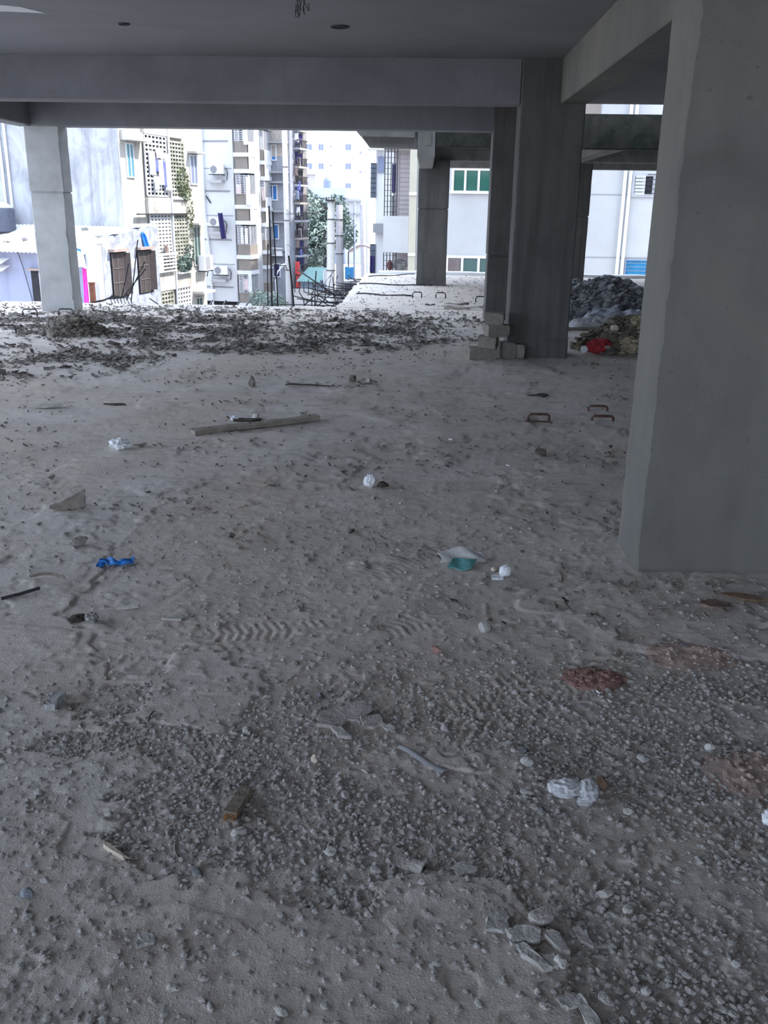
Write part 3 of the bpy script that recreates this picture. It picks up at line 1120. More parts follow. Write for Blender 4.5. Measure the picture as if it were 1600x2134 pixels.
# ------------------------------------------------------------------ white building with air conditioners
W_ = thing('apartment_building', 'white end wall with three air conditioners beside the beige balconies', 'building', (-24, 50, -4), None, 'S')
MB().box(-29, -20.25, 48, 54, -3.62, 11).build('wall', M['white'], W_)
MB().box(-29, -20.3, 48.15, 56, -4, -3.62).build('gap_shade', M['dark'], W_)  # near-black block paints the shade of the gap below the wall
for z in (4.65, 2.16, -.34, -2.85):
    mb = MB()
    pbox(mb, 'w', 48, -22.12, -20.5, z - .035, z + .035, 0, .03)
    mb.build('groove', M['acfan'], W_)
for z in (3.30, .92, -1.62):
    mb = MB()
    pbox(mb, 'w', 48, -22.3, -20.35, z - .012, z + .012, 0, .02)
    mb.build('joint', M['acfan'], W_)
mb = MB()
mb.tube([(-21.95, 47.9, 11), (-21.95, 47.9, 1.0), (-21.75, 47.9, -1.2), (-21.7, 47.9, -4)], .07, 8)
mb.build('drain_pipe', M['white'], W_)
for z in (2.66, .05, -2.45):
    mb = MB()
    pbox(mb, 'w', 48, -21.62, -20.75, z - .09, z + .04, 0, .45)
    mb.build('ledge', M['offwhite'], W_)
ac_unit((-21.05, 48, 3.01), 'topmost air conditioner on the white end wall')
ac_unit((-21.2, 48, .36), 'middle air conditioner on the white end wall, beside dark garment')
ac_unit((-21.05, 48, -2.16), 'lowest air conditioner on the white end wall')
MB().tube([(-21.85, 47.95, 1.9), (-21.6, 47.95, 1.55)], .035, 5).build('stub_pipe', M['steel'], W_)
cloth('garment', 'w', 48, -21.05, -20.72, 1.08, -.28, M['navy'], 'dark navy garment hanging on the white end wall', 'garment', .1, 4, 'S', .5, .15)

# ------------------------------------------------------------------ beige balconies
Bq = thing('balcony_building', 'white and beige block with two stacks of grilled balconies', 'building', (-19, 50, -4), None, 'S')
MB().box(-20.24, -19.2, 48.31, 50.25, -4, 11).build('wall', M['offwhite'], Bq)


def balcony(u0, u1, u2, w, zf):
    """one storey of a stack: front face u0..u1 at w, cut-back cheek to u2; zf = underside of its lower band."""
    cheek = .9
    def body(z0, z1, name, mat, e=0.0):
        mb = MB()
        mb.prism([(u0 - e, w - e), (u1 + e, w - e), (u2 + e, w + cheek), (u2 + e, w + .95), (u0 - e, w + .95)], z0, z1, 2)
        o = recalc(mb.build(name, mat, Bq))
        return o
    body(zf, zf + .20, 'balcony_band', M['white'], .07)
    body(zf + .20, zf + .74, 'parapet', M['beige'])
    if zf > 0:
        ck = MB()
        ck.box(u2 + .002, u2 + .022, w + .02, w + .95, zf + .20, zf + .74)
        ck.build('cheek_panel', M['white'], Bq)
        ck = MB()
        ck.box(u2 + .002, u2 + .022, w + .02, w + .95, zf - .60, zf)
        ck.build('cheek_panel', M['white'], Bq)
    body(zf - .60, zf, 'lower_panel', M['beige'], -.01)
    body(zf - .80, zf - .60, 'balcony_band', M['white'], .07)
    b = MB()
    b.box(u0 + .02, u2 - .06, w + .5, w + .95, zf + .74, zf + 1.75)
    b.build('dark_opening', M['dark'], Bq)
    g = MB()
    z0, z1 = zf + .74, zf + 1.70
    for k in range(11):
        z = z0 + (z1 - z0) * (k + .5) / 11
        g.box(u0, u1, w + .02, w + .05, z - .02, z + .02)
    for k in range(4):
        u = u0 + (u1 - u0) * k / 3
        g.box(u - .02, u + .02, w + .01, w + .06, z0, z1)
    for k in range(7):
        t = (k + .5) / 7
        uu, ww = u1 + (u2 - u1) * t, w + cheek * t
        g.box(uu - .012, uu + .012, ww + .02, ww + .05, z0, z1)
    g.build('grille', M['lattice'], Bq)


for zf in (3.85, 1.28, -1.28):
    balcony(-19.86, -19.17, -19.12, 47.35, zf)
balcony(-19.86, -19.17, -19.12, 47.35, 6.4)
balcony(-19.86, -19.17, -19.12, 47.35, -3.8)
for zf in (6.1, 3.55, 1.15, -1.1, -3.4):
    balcony(-19.62, -19.02, -18.98, 49.25, zf)
for k, (u0, u1, w, z1, z0, mt, lab) in enumerate(((-19.3, -19.08, 47.3, 5.5, 4.4, 'cloth_white', 'white sheet at the top left balcony'), (-19.25, -19.02, 47.3, 2.9, 1.4, 'cloth_white', 'white cloth trailing from the second beige balcony'),
                                                  (-19.8, -19.5, 47.3, 2.5, 2.0, 'cloth_pink', 'pale pink cloth in the second beige balcony grille'), (-19.6, -19.42, 49.2, 2.45, 1.9, 'cloth_red', 'red cloth on the grille of the right balcony stack'),
                                                  (-19.1, -18.92, 49.2, 2.4, 1.7, 'cloth_pink', 'red and white cloth on the cheek of the right balcony stack'), (-19.62, -19.48, 47.3, .35, -.5, 'cloth_white', 'white curtain strip in the third beige balcony'),
                                                  (-19.38, -19.24, 47.3, .3, -.5, 'cloth_white', 'second white curtain strip in the third beige balcony'), (-19.35, -19.18, 49.2, 5.4, 4.8, 'cloth_white', 'white shirt in the top right balcony'),
                                                  (-19.5, -19.25, 47.3, -2.3, -2.9, 'cloth_pink', 'pale pink laundry in the lowest grilled balcony'), (-19.25, -19.05, 47.3, -2.0, -3.0, 'cloth_white', 'white laundry on the corner of the lowest grilled balcony'))):
    cloth('laundry', 'w', w, u0, u1, z1, z0, M[mt], lab, 'laundry', .1, k, 'S', .06 + .01 * k)

# ------------------------------------------------------------------ grey house with blue windows
N = thing('apartment_building', 'narrow grey block with blue windows right of the beige balconies', 'building', (-18.5, 52, -4), None, 'S')
MB().box(-19.25, -17.9, 50.3, 52.0, -4, 11).build('wall', stained_wall('grey blue render', (.30, .315, .36), (.19, .19, .22), .6, .8, True), N)
MB().box(-19.2, -17.95, 50.27, 50.3, 4.0, 11).build('upper_wall', M['ochre'], N)
for (p0, p1), gm, nm in ((((-19.258, 4.621), (-18.639, 3.791)), M['glass_blue'], 1), (((-19.204, 2.55), (-18.633, 1.729)), M['glass_blue'], 1),
                         (((-18.977, 0.479), (-18.598, -0.337)), M['glass_blue'], 0), (((-19.003, -1.624), (-18.56, -2.403)), M['navy'], 0)):
    window(N, 'w', 50.3, p0[0], p1[0], p1[1], p0[1], M['white'], gm, nm, .055, .06)
for zp in ((-18.534, 4.718), (-18.57, 3.201), (-18.582, 2.68), (-18.618, 1.173), (-18.632, 0.613), (-18.668, -0.883)):
    mb = MB()
    pbox(mb, 'w', 50.3, -19.1, -17.95, zp[1] - .05, zp[1] + .05, 0, .4)
    mb.build('ledge', M['acfan'], N)
pz = (-18.733, -1.224)
ac_unit((pz[0], 50.3, pz[1]), 'air conditioner low on the narrow grey block with blue windows')

# ------------------------------------------------------------------ cluttered facade: the street side of that block
K = thing('apartment_building', 'cluttered narrow facade of balconies behind the leaning white pole', 'building', (-18.2, 53, -4), None, 'S')
MB().box(-19.2, -17.9, 52.02, 53.2, -4, 11).build('wall', M['mess'], K)
rs = np.random.default_rng(4)
for k in range(10):
    z = -3.2 + k * .95
    mb = MB()
    mb.box(-17.89, -17.62 + .05 * (k % 3), 50.9, 52.6, z, z + .10)
    mb.build('balcony_slab', M['ochre'] if k % 2 else M['plaster'], K)
    mb = MB()
    for q in range(9):
        mb.box(-17.66, -17.63, 50.95 + q * .18, 50.98 + q * .18, z + .10, z + .5)
    mb.box(-17.67, -17.62, 50.9, 52.6, z + .48, z + .53)
    for q in range(3):
        mb.box(-17.86 + q * .08, -17.83 + q * .08, 50.9, 50.93, z + .10, z + .5)
    mb.build('railing', M['steel'], K)
    mb = MB()
    mb.box(-17.89, -17.84, 51.2, 52.3, z + .25, z + .85)
    mb.build('dark_opening', M['navy'] if k % 3 else M['dark'], K)
for k in range(14):
    z = -2.6 + k * .62 + rs.uniform(-.15, .15)
    w0 = 51.0 + rs.uniform(0, 1.0)
    mt = ('cloth_white', 'bluegrey', 'cloth_blue', 'lintel', 'cloth_pink', 'mess')[k % 6]
    cloth('laundry', 'w', 50.85 + rs.uniform(0, .4), -17.85 + .05 * (k % 3), -17.62 + .05 * (k % 3), z + .42, z - .08, M[mt], 'pale laundry hung on the cluttered narrow facade', 'laundry', .2, k, 'S', .06, .0, 'laundry of the cluttered facade')
cloth('laundry', 'w', 50.7, -17.8, -17.52, -1.5, -2.25, M['cloth_red'], 'upper red cloth low on the cluttered facade', 'laundry', .1, 2, 'S', .05)
cloth('laundry', 'w', 50.7, -17.78, -17.45, -2.3, -3.0, M['cloth_red'], 'lower red cloth low on the cluttered facade', 'laundry', .1, 6, 'S', .05)

# ------------------------------------------------------------------ poles
def pole(label, p0, p1, w, r0, r1, mat, bands=(), name='utility_pole', square=False):
    t = thing(name, label, 'pole', (p0[0], w, -4), None, 'S')
    d = ((p1[0] - p0[0]) / (p1[1] - p0[1]))
    b = (p0[0] + d * (-4 - p0[1]), w, -4)
    mb = MB().tube([b, (p0[0], w, p0[1]), (p1[0], w, p1[1])], [r0, r0, r1], 4 if square else 14)
    mb.smooth = not square
    mb.build('shaft', mat, t)
    for z in bands:
        u = p0[0] + d * (z - p0[1])
        rr = (r0 + (r1 - r0) * (z - p0[1]) / (p1[1] - p0[1])) * (1.12 if not square else 1.0)
        MB().lathe([(rr, 0), (rr + .008, .004), (rr + .008, .026), (rr, .03)], (u, w, z), 14).build('clamp_band', M['steel'], t)
    return t


pole('leaning white pole before the cluttered facade', (-16.57, -2.95), (-16.63, 5.6), 46, .13, .13, M['pole'], (3.3, .75, -1.7))
pa = pole('tall white utility pole standing before the tree', (-11.17, -2.3), (-11.13, 1.80), 36, .175, .145, M['pole'], (1.0, .1, -.95))
mb = MB()
mb.box(-11.30, -10.95, 35.8, 35.95, 1.68, 1.74)
for k in range(4):
    mb.tube([(-11.28 + .1 * k, 35.88, 1.74), (-11.28 + .1 * k, 35.88, 1.84)], .022, 6)
mb.build('cross_arm', M['steel'], pa)
mb = MB()
for dz, du in ((1.5, -.24), (1.62, -.40)):
    mb.tube([(-11.13 + du, 35.9, dz), (-11.13 + du + .13, 35.9, dz - .10)], [.05, .035], 8)
mb.build('lamp_head', M['blackrod'], pa)
mb = MB()
for z in (.45, -.55):
    mb.tube([(-11.34, 35.95, z + .12), (-11.42, 35.9, z - .2)], .045, 7)
mb.build('cable_box', M['steel'], pa)
pole('grey utility pole close behind the tall white one', (-12.57, -2.13), (-12.60, 1.55), 42, .19, .16, M['pole_grey'], (.9, .2, -.6))
pole('thin bluish pole in the street right of the grey pole', (-16.95, -3.1), (-16.97, 1.75), 60, .07, .06, M['bluegrey'], (1.0, 0.2, -.8))
pole('distant grey pole near the end of the street', (-19.1, -3.8), (-19.25, 1.6), 70, .16, .14, M['pole_grey'])
pole('thin dark pole beside the distant grey pole', (-18.75, -3.8), (-18.85, 2.4), 70, .05, .05, M['bluegrey'])
lp = thing('street_lamp', 'white curved street lamp arm right of the black rods', 'street lamp', (-15.0, 45.6, -4), None, 'S')
mb = MB().tube([(-17.16, 45.9, -3.3), (-17.2, 45.85, -2.2), (-17.05, 45.8, -1.75), (-16.8, 45.8, -1.5), (-16.6, 45.85, -1.38)], .035, 8)
mb.build('arm', M['tape'], lp)
mb = MB().tube([(-16.95, 45.8, -1.62), (-16.8, 45.8, -1.46), (-16.6, 45.8, -1.38)], [.03, .085, .05], 8)
mb.build('lamp_head', M['white'], lp)
for k, (z, a) in enumerate(((1.3, .35), (1.1, .1), (-.4, .3))):
    m2 = MB()
    q = [(-16.6 + (5.4) * t, 46 - 10 * t, z - 1.6 * t * (1 - t) * a * 3 + .3 * t) for t in np.linspace(0, 1, 14)]
    m2.tube(q, .012, 4)
    t = thing('overhead_cable', ('highest overhead cable between the two white poles', 'middle overhead cable between the two white poles', 'lowest overhead cable between the two white poles')[k], 'cable', (-14, 41, z - .6), None, 'S')
    m2.build('cable', M['steel'], t)

# ------------------------------------------------------------------ tree, bush, shed
T = thing('tree', 'big pale green tree behind the tall white pole', 'tree', (-18.9, 60, -4), None, 'S')
mb = MB().tube([(-18.9, 60, -4), (-18.85, 60, -1.5), (-19.1, 60, .2), (-19.4, 60, 1.2)], [.3, .24, .16, .08], 10)
mb.build('trunk', M['bark'], T)
mb = MB()
for q in ((-20.3, 59.6, .9), (-17.9, 60.3, .8), (-19.8, 60.4, 1.8), (-18.2, 59.6, -.6)):
    mb.tube([(-18.95, 60, -.9), ((q[0] - 18.95) / 2, 60, q[2] * .5 - .2), q], [.13, .08, .03], 6)
mb.build('branches', M['bark'], T)
leaves('foliage', [(-19.9, 60, .9, 1.15, 1.4, 1.2), (-20.3, 60, 2.0, .55, .8, .6), (-19.0, 59.5, -.3, 1.3, 1.4, 1.1), (-20.2, 60, -1.0, .9, 1.2, 1.0), (-18.2, 60, 1.0, .8, 1.2, 1.2), (-17.7, 60.5, -.2, .75, 1.0, 1.0), (-19.5, 59, -1.7, 1.2, 1.2, .8)], 5200, .17, M['leaf'], 8, T)
leaves('sun_tinted_foliage', [(-19.7, 59.6, 1.0, 1.25, 1.5, 1.2), (-19.1, 59.2, -.4, 1.35, 1.5, 1.1), (-19.6, 58.8, -1.6, 1.2, 1.2, .7)], 2600, .16, M['leaf_pale'], 9, T)  # paler leaf colour paints sunlight onto part of the crown
Bs = thing('bush', 'pale feathery bush below the beige balconies', 'bush', (-15.3, 40, -4), None, 'S')
MB().tube([(-15.3, 40, -4), (-15.35, 40, -3.1), (-15.6, 40, -2.5)], [.06, .05, .02], 6).build('stem', M['bark'], Bs)
leaves('foliage', [(-15.4, 40, -2.75, .75, .7, .55), (-15.9, 39.9, -2.5, .4, .5, .35), (-14.9, 40, -2.95, .5, .6, .45)], 1500, .09, M['leaf_pale'], 10, Bs)
S_ = thing('shed', 'small shed with teal tin roof below the tree', 'shed', (-16.8, 51, -4), None, 'S')
MB().box(-17.35, -16.0, 50.2, 52, -4, -2.5).build('wall', M['bluegrey'], S_)
mb = MB().sheet(lambda a, b: (-17.5 + 1.45 * a, 49.9 + 2.2 * b, -2.55 + .65 * b + .02 * math.sin(a * 60)), 70, 3, .02)
recalc(mb.build('tin_roof', M['teal_roof'], S_))
MB().box(-16.02, -15.96, 50.2, 52, -2.7, -1.95).build('gable', M['white'], S_)
V_ = thing('low_wall', 'grey boundary wall with upright bars below the teal roof', 'wall', (-14, 44, -4), None, 'S')
MB().box(-15.6, -12.2, 44, 44.2, -4, -2.45).build('wall_panel', M['pole'], V_)
mb = MB()
for k in range(14):
    mb.tube([(-15.5 + k * .24, 43.95, -2.6), (-15.5 + k * .24, 43.95, -1.95 - .3 * (k % 3) * .4)], .022, 5)
mb.build('bars', M['steel'], V_)

# ------------------------------------------------------------------ far end of the street
F_ = thing('tower_block', 'tall white block far off at the end of the street', 'tower', (-46, 155, -4), None, 'S')
MB().box(-54, -39.6, 150, 165, -4, 30).build('wall', plain('bright white paint', (.80, .81, .82), .8, .03, .2), F_)
for z in (13.7, 10.75, 7.9, 4.9, 1.9):
    for (u0, u1) in ((-50.75, -49.5), (-48.45, -47.55), (-43.95, -42.95)):
        window(F_, 'w', 150, u0, u1, z - .95, z, M['offwhite'], M['glass_pale'], 1, .06, .12)
    MB().box(-46.6, -46.2, 149.9, 150, z - .5, z - .2).build('vent', M['acfan'], F_)
    MB().box(-41.6, -41.2, 149.9, 150, z - 1.5, z - 1.1).build('vent', M['acfan'], F_)
A_ = thing('apartment_building', 'pale pink house with arched blue window above the tree', 'building', (-34, 104, -4), None, 'S')
MB().box(-35.6, -32.75, 100, 108, -4, 4.9).build('wall', M['offwhite'], A_)
MB().box(-35.7, -32.6, 99.7, 100, 3.0, 4.6).build('upper_band', M['pinkwall'], A_)
MB().box(-35.8, -32.5, 99.5, 100, 4.6, 5.05).build('cornice', M['pinkwall'], A_)
arch = [(-34.06, 2.6), (-33.47, 2.6), (-33.47, 3.7)] + [(-33.765 + .295 * math.cos(t), 3.7 + .33 * math.sin(t)) for t in np.linspace(.2, math.pi - .2, 7)] + [(-34.06, 3.7)]
recalc(MB().prism(arch, 99.6, 99.72, 1).build('window', M['glass_pale'], A_))
L_ = thing('apartment_building', 'low blue grey building with water tank behind the tree', 'building', (-28, 92, -4), None, 'S')
MB().box(-29.5, -26.4, 90, 98, -4, 2.2).build('wall', M['bluegrey'], L_)
MB().box(-29.7, -26.2, 89.5, 98, 2.2, 3.1).build('parapet', plain('blue grey band', (.36, .42, .56), .9, .08, 1), L_)
MB().box(-26.4, -24.8, 90, 98, -4, 2.2).build('side_block', M['offwhite'], L_)
MB().lathe([(.42, 0), (.44, .7), (.3, .95), (.1, 1.0)], (-28.5, 91, 3.1), 20).build('roof_tank', M['glass_pale'], L_)
mb = MB()
for z in (1.9, .7):
    mb.box(-26.5, -24.6, 89.4, 90, z, z + .12)
mb.build('balcony_slab', M['acfan'], L_)
E_ = thing('apartment_building', 'white house at the street end right of the grey pole', 'building', (-24, 100, -4), None, 'S')
MB().box(-25.5, -20.2, 98, 106, -4, 2.6).build('wall', M['white'], E_)
window(E_, 'w', 98, -23.4, -22.6, .9, 2.0, M['offwhite'], M['glass_pale'], 1, .08, .1)
X_ = thing('apartment_building', 'blue grey shop house low at the end of the street', 'building', (-19, 84, -4), None, 'S')
MB().box(-20.8, -17.9, 82, 90, -4, -.1).build('wall', M['bluegrey'], X_)
MB().box(-20.9, -17.8, 81.6, 82, -.1, .3).build('parapet', plain('slate band', (.28, .34, .46), .9, .08, 1), X_)
mb = MB()
for k in range(5):
    mb.box(-20.6 + k * .55, -20.3 + k * .55, 81.9, 82, -3.6, -1.0)
mb.build('shutter', plain('faded shutters', (.30, .30, .40), .8, .3, 1), X_)
ar = thing('shop_awning', 'brownish arched awning in the street right of the grey pole', 'awning', (-16.4, 62.5, -2.5), None, 'S')
mb = MB()
mb.sheet(lambda a, b: (-18.0 + 1.75 * a, 62 + 1.2 * b, -1.75 + .75 * math.sin(.4 + a * 2.0)), 20, 3, .10)
recalc(mb.build('canopy', plain('faded brown cloth', (.30, .24, .25), .9, .2, 2), ar))
mb = MB()
mb.tube([(-17.95, 62, -4), (-17.95, 62, -1.5)], .04, 6)
mb.tube([(-16.3, 62, -4), (-16.3, 62, -1.3)], .04, 6)
mb.build('post', M['steel'], ar)
cloth('tarpaulin', 'w', 56, -16.4, -15.85, -2.05, -2.85, M['tarp'], 'blue tarpaulin in the street beside the grey pole', 'tarpaulin', 0, 3, 'S', .1)
st = thing('market_stall', 'stall with dark ornament below the blue tarpaulin', 'stall', (-16.1, 56.4, -4), None, 'S')
MB().box(-16.5, -15.7, 56, 56.8, -4, -2.95).build('counter', M['offwhite'], st)
mb = MB()
for k in range(7):
    mb.tube([(-16.4 + .1 * k, 55.9, -3.6), (-16.38 + .1 * k, 55.9, -3.05)], .03, 5)
mb.build('posts', M['navy'], st)

# ------------------------------------------------------------------ right side: white building behind the far slab
R = thing('apartment_building', 'white building with green windows facing the far slab', 'building', (4, 36, -4))
MB().box(-.335, 9.0, 32, 44, -4, 8).build('wall', M['offwhite'], R)
MB().box(-.575, -.335, 31.9, 40, -4, 8).build('pilaster', M['cream'], R)
for z in (1.935, .0):
    MB().box(-.58, -.33, 31.84, 31.899, z - .05, z + .05).build('pilaster_band', M['white'], R)
MB().box(-.575, 9.0, 44, 44.1, -4, 8).build('rear_wall', M['offwhite'], R)
(wx0, wz1), (wx1, wz0) = (0.811, 2.755), (2.14, 1.984)
window(R, 'w', 32, wx0, wx1, wz0, wz1, M['white'], M['glass_green'], 2, .07, .06)
mb = MB()
mb.box(wx0 - .05, wx1 + .05, 31.88, 31.94, wz0 - .02, wz0 + .06)
mb.build('sill', M['white'], R)
(wx0, wz1), (wx1, wz0) = (0.706, -0.013), (2.37, -0.582)
window(R, 'w', 32, wx0, wx1, wz0 - .6, wz1, M['white'], M['glass_dark'], 2, .08, .06)
MB().box(wx0 + .10, wx0 + .48, 31.95, 31.97, wz0 - .5, wz1 - .08).build('curtain', plain('brown curtain', (.16, .13, .13), .9, .2, 4), R)
for z in (2.0, .01):
    MB().box(4.6, 9.0, 31.985, 32, z - .012, z + .012).build('joint', M['acfan'], R)
mb = MB()
for x in (6.45, 6.62):
    mb.tube([(x, 31.9, 9), (x, 31.9, -4)], .055, 8)
mb.build('drain_pipe', M['white'], R)
MB().box(5.0, 5.50, 31.97, 32, 4.25, 8).build('panel', M['beige'], R)
(sx0, sz1), (sx1, sz0) = (6.695, 2.669), (7.456, 1.939)
f = window(R, 'w', 32, sx0, sx1, sz0, sz1, plain('grey window frame', (.40, .40, .42), .7, .1, 4), M['dark'], 1, .09, .08)
mb = MB()
for k in range(6):
    z = sz0 + .06 + k * (sz1 - sz0 - .1) / 6
    mb.box(sx0 + .10, sx0 + .42, 31.89, 31.92, z, z + .085)
mb.build('louvre', M['offwhite'], f)
mb = MB()
for k in range(5):
    z = sz0 + .1 + k * (sz1 - sz0) / 5
    mb.box(sx1 - .3, sx1 + .4, 31.86, 31.88, z, z + .02)
for k in range(3):
    mb.box(sx1 + .05 + k * .15, sx1 + .07 + k * .15, 31.86, 31.88, sz0, sz1)
mb.build('grille', M['steel'], f)
(sx0, sz1), (sx1, sz0) = (6.712, -0.037), (7.535, -0.57)
f = window(R, 'w', 32, sx0, sx1, sz0 - .6, sz1, M['bluegrey'], plain('bright blue curtain', (.03, .20, .38), .6, .2, 3), 0, .04, .06, 8)
# corner balcony
(px0, pz1), (px1, pz0) = (-1.425, 1.222), (-0.529, 0.045)
Q = thing('balcony_building', 'corner balconies with tall window bars beside the cream strip', 'building', (-1, 34, -4))
for k, zz in enumerate((pz0, pz0 + 3.28, pz0 - 3.1)):
    MB().box(px0, -.58, 32, 32.15, zz, zz + 1.18).build('parapet', M['offwhite'], Q)
    MB().box(px0, -.58, 32.15, 33.6, zz - .02, zz + .15).build('balcony_slab', M['offwhite'], Q)
    mb = MB()
    top = zz + 3.28
    for i in range(5):
        x = px0 + .02 + i * .105
        mb.tube([(x, 32.06, zz + 1.18), (x, 32.06, top)], .017, 5)
    for i in range(12):
        z = zz + 1.3 + i * .17
        mb.box(px0 + .02, px0 + .45, 32.052, 32.066, z, z + .014)
    mb.build('window_bars', M['steel'], Q)
MB().box(-1.12, -.58, 32.9, 33.6, -4, 8).build('tiled_wall', M['pinkwall'], Q)
mb = MB()
for i in range(22):
    z = 1.3 + i * .145
    mb.box(-.95, -.60, 32.885, 32.9, z, z + .008)
mb.box(-.96, -.95, 32.885, 32.9, 1.2, 4.4)
mb.box(-1.06, -1.05, 32.885, 32.9, 1.2, 4.4)
mb.build('tile_joints', M['acfan'], Q)
cloth('garment', 'w', 32.6, -1.18, -1.05, 2.9, 1.95, M['navy'], 'dark blue garment hanging inside the corner balcony', 'garment', 0, 3, 'W', .05)
cloth('garment', 'w', 32.55, -1.2, -1.05, 1.9, 1.2, M['acfan'], 'grey garment hanging low inside the corner balcony', 'garment', 0, 5, 'W', .05)
v, f = crumple_v(90, (.55, .35, .42), .6, 4, 1.8)
single('junk_pile', v, f, M['rubble'], -.85, 32.45, 0, 'dark junk piled in the low barred opening of corner balcony', 'junk', None, (0, 0), 0, False, pz0 - .62)
v, f = crumple_v(91, (.22, .3, .35), .4, 3, 1.8)
single('junk_pile', v, f, plain('maroon junk', (.12, .05, .05), .9, .3, 12), -1.2, 32.4, 0, 'maroon bundle left of the dark junk in low barred opening', 'junk', None, (0, 0), 0, False, pz0 - .62)
# the next building along the right of the street
Z = thing('apartment_building', 'bluish white building further along, left of the corner balconies', 'building', (-1.5, 50, -4))
MB().box(-2.38, 4, 45, 60, -4, 7).build('wall', M['white'], Z)
for (z0, z1) in ((1.9, 3.4), (-2.2, -.2)):
    mb = MB()
    mb.box(-2.62, -2.36, 44.92, 45, z0, z1)
    f = mb.build('window', M['bluegrey'], Z)
    g = MB()
    for i in range(5):
        g.box(-2.62 + i * .06, -2.605 + i * .06, 44.88, 44.9, z0, z1)
    for i in range(8):
        z = z0 + (z1 - z0) * i / 7
        g.box(-2.63, -2.36, 44.87, 44.89, z - .012, z + .012)
    g.build('grille', M['steel'], f)
mb = MB()
mb.box(-2.75, -2.0, 44.3, 45, 3.95, 4.1)
mb.box(-2.45, -2.0, 44.3, 44.4, 4.1, 4.6)
mb.build('balcony_slab', M['white'], Z)
mb = MB()
mb.box(-2.45, -1.9, 44.2, 45, .35, .75)
mb.build('awning', M['acfan'], Z)
MB().box(-2.3, -2.0, 44.9, 44.99, 3.0, 3.7).build('side_window', M['glass_pale'], Z)
cloth('laundry', 'w', 44.85, -2.58, -2.42, -1.6, -2.25, M['cloth_red'], 'small red cloth at the barred window of bluish white building', 'laundry', 0, 4, 'W', .04)
cloth('laundry', 'w', 44.85, -2.6, -2.4, -.7, -1.5, M['navy'], 'dark cloth at the barred window of bluish white building', 'laundry', 0, 7, 'W', .04)
leaves('shrub', [(-2.3, 44.3, -2.75, .35, .4, .5)], 300, .08, M['leaf_pale'], 14, None, 'dusty shrub at the foot of the bluish white building', 'shrub', 'W')

# ------------------------------------------------------------------ steel at the slab edges
def bar(q, r, label, group=None, mat=None):
    q = [tuple(p) for p in q]
    o = q[0]
    m2 = MB().tube([(p[0] - o[0], p[1] - o[1], p[2] - o[2]) for p in q], r, 6)
    me = mesh_of('rebar', [tuple(p) for p in m2.v], m2.f, True)
    me.materials.append(mat or M['steel'])
    ob = bpy.data.objects.new('rebar', me)
    ob.location = o
    COL.objects.link(ob)
    return tag(ob, label, 'rebar', group)


bar([(-2.43, 14.8, -.15), (-2.43, 14.8, .8), (-2.44, 14.8, 1.52)], .014, 'tallest black upright rod at the slab edge, left one of the tall pair')
bar([(-2.33, 14.8, -.15), (-2.36, 14.8, .8), (-2.385, 14.8, 1.44)], .012, 'tall black rod crossing close beside the tallest one at slab edge')
bar([(-2.49, 14.78, -.15), (-2.49, 14.78, .5), (-2.47, 14.8, .95)], .010, 'shorter black rod just left of the tallest rod at slab edge')
bar([(-2.07, 14.8, -.15), (-2.11, 14.8, .4), (-2.15, 14.82, .78)], .016, 'thick leaning black rod before the foot of the leaning white pole')
bar([(-1.75, 14.85, -.15), (-1.74, 14.85, .3), (-1.72, 14.85, .55)], .010, 'thin black upright rod in front of the teal roofed shed')
bar([(-2.43, 14.79, .62), (-2.2, 14.79, .63), (-2.17, 14.79, .56)], .007, 'short level rod tied to the tallest black rod')
bar([(-2.45, 14.77, .02), (-2.05, 14.77, .03), (-1.5, 14.77, .02)], .008, 'level rod tied along the feet of the black upright rods')
(qa, qb) = (-2.117, 0.516), (-1.438, 0.134)
bar([(qa[0], 15.6, qa[1]), ((qa[0] + qb[0]) / 2, 15.4, (qa[1] + qb[1]) / 2), (qb[0], 15.2, qb[1])], .012, 'long slanting black rod before the teal roofed shed')
rs = np.random.default_rng(12)
for k in range(30):
    Y = 14.85 + k * .235 + rs.uniform(-.06, .06)
    ln = rs.uniform(.25, .85) * (1.0 if k < 18 else .6)
    z = -.08 + rs.uniform(-.02, .05)
    bend = rs.uniform(-.04, .16)
    bar([(-1.30, Y, z), (-1.40 - ln * .5, Y + rs.uniform(-.05, .05), z + bend * .3), (-1.40 - ln, Y + rs.uniform(-.1, .1), z + bend)], .010, 'bent dark rebar end sticking out of the far slab edge', 'rebar ends along the far slab edge')
for k in range(9):
    Y = 14.95 + k * .5
    x = -1.5 - rs.uniform(0, .5)
    bar([(x, Y, -.15), (x + rs.uniform(-.05, .05), Y, .05), (x + rs.uniform(-.1, .1), Y + .05, .12 + rs.uniform(0, .16))], .009, 'short upright rebar among the bent ends beside the far slab', 'upright rebar beside the far slab')
for k in range(3):
    x = -1.5 - .2 * k
    bar([(x, 14.82, -.03 + .03 * k), (x + .02, 16.2, .0 + .03 * k), (x + .1, 18.2, -.02)], .010, 'long rebar lying lengthwise across the bent ends', 'lengthwise rebar beside the far slab')
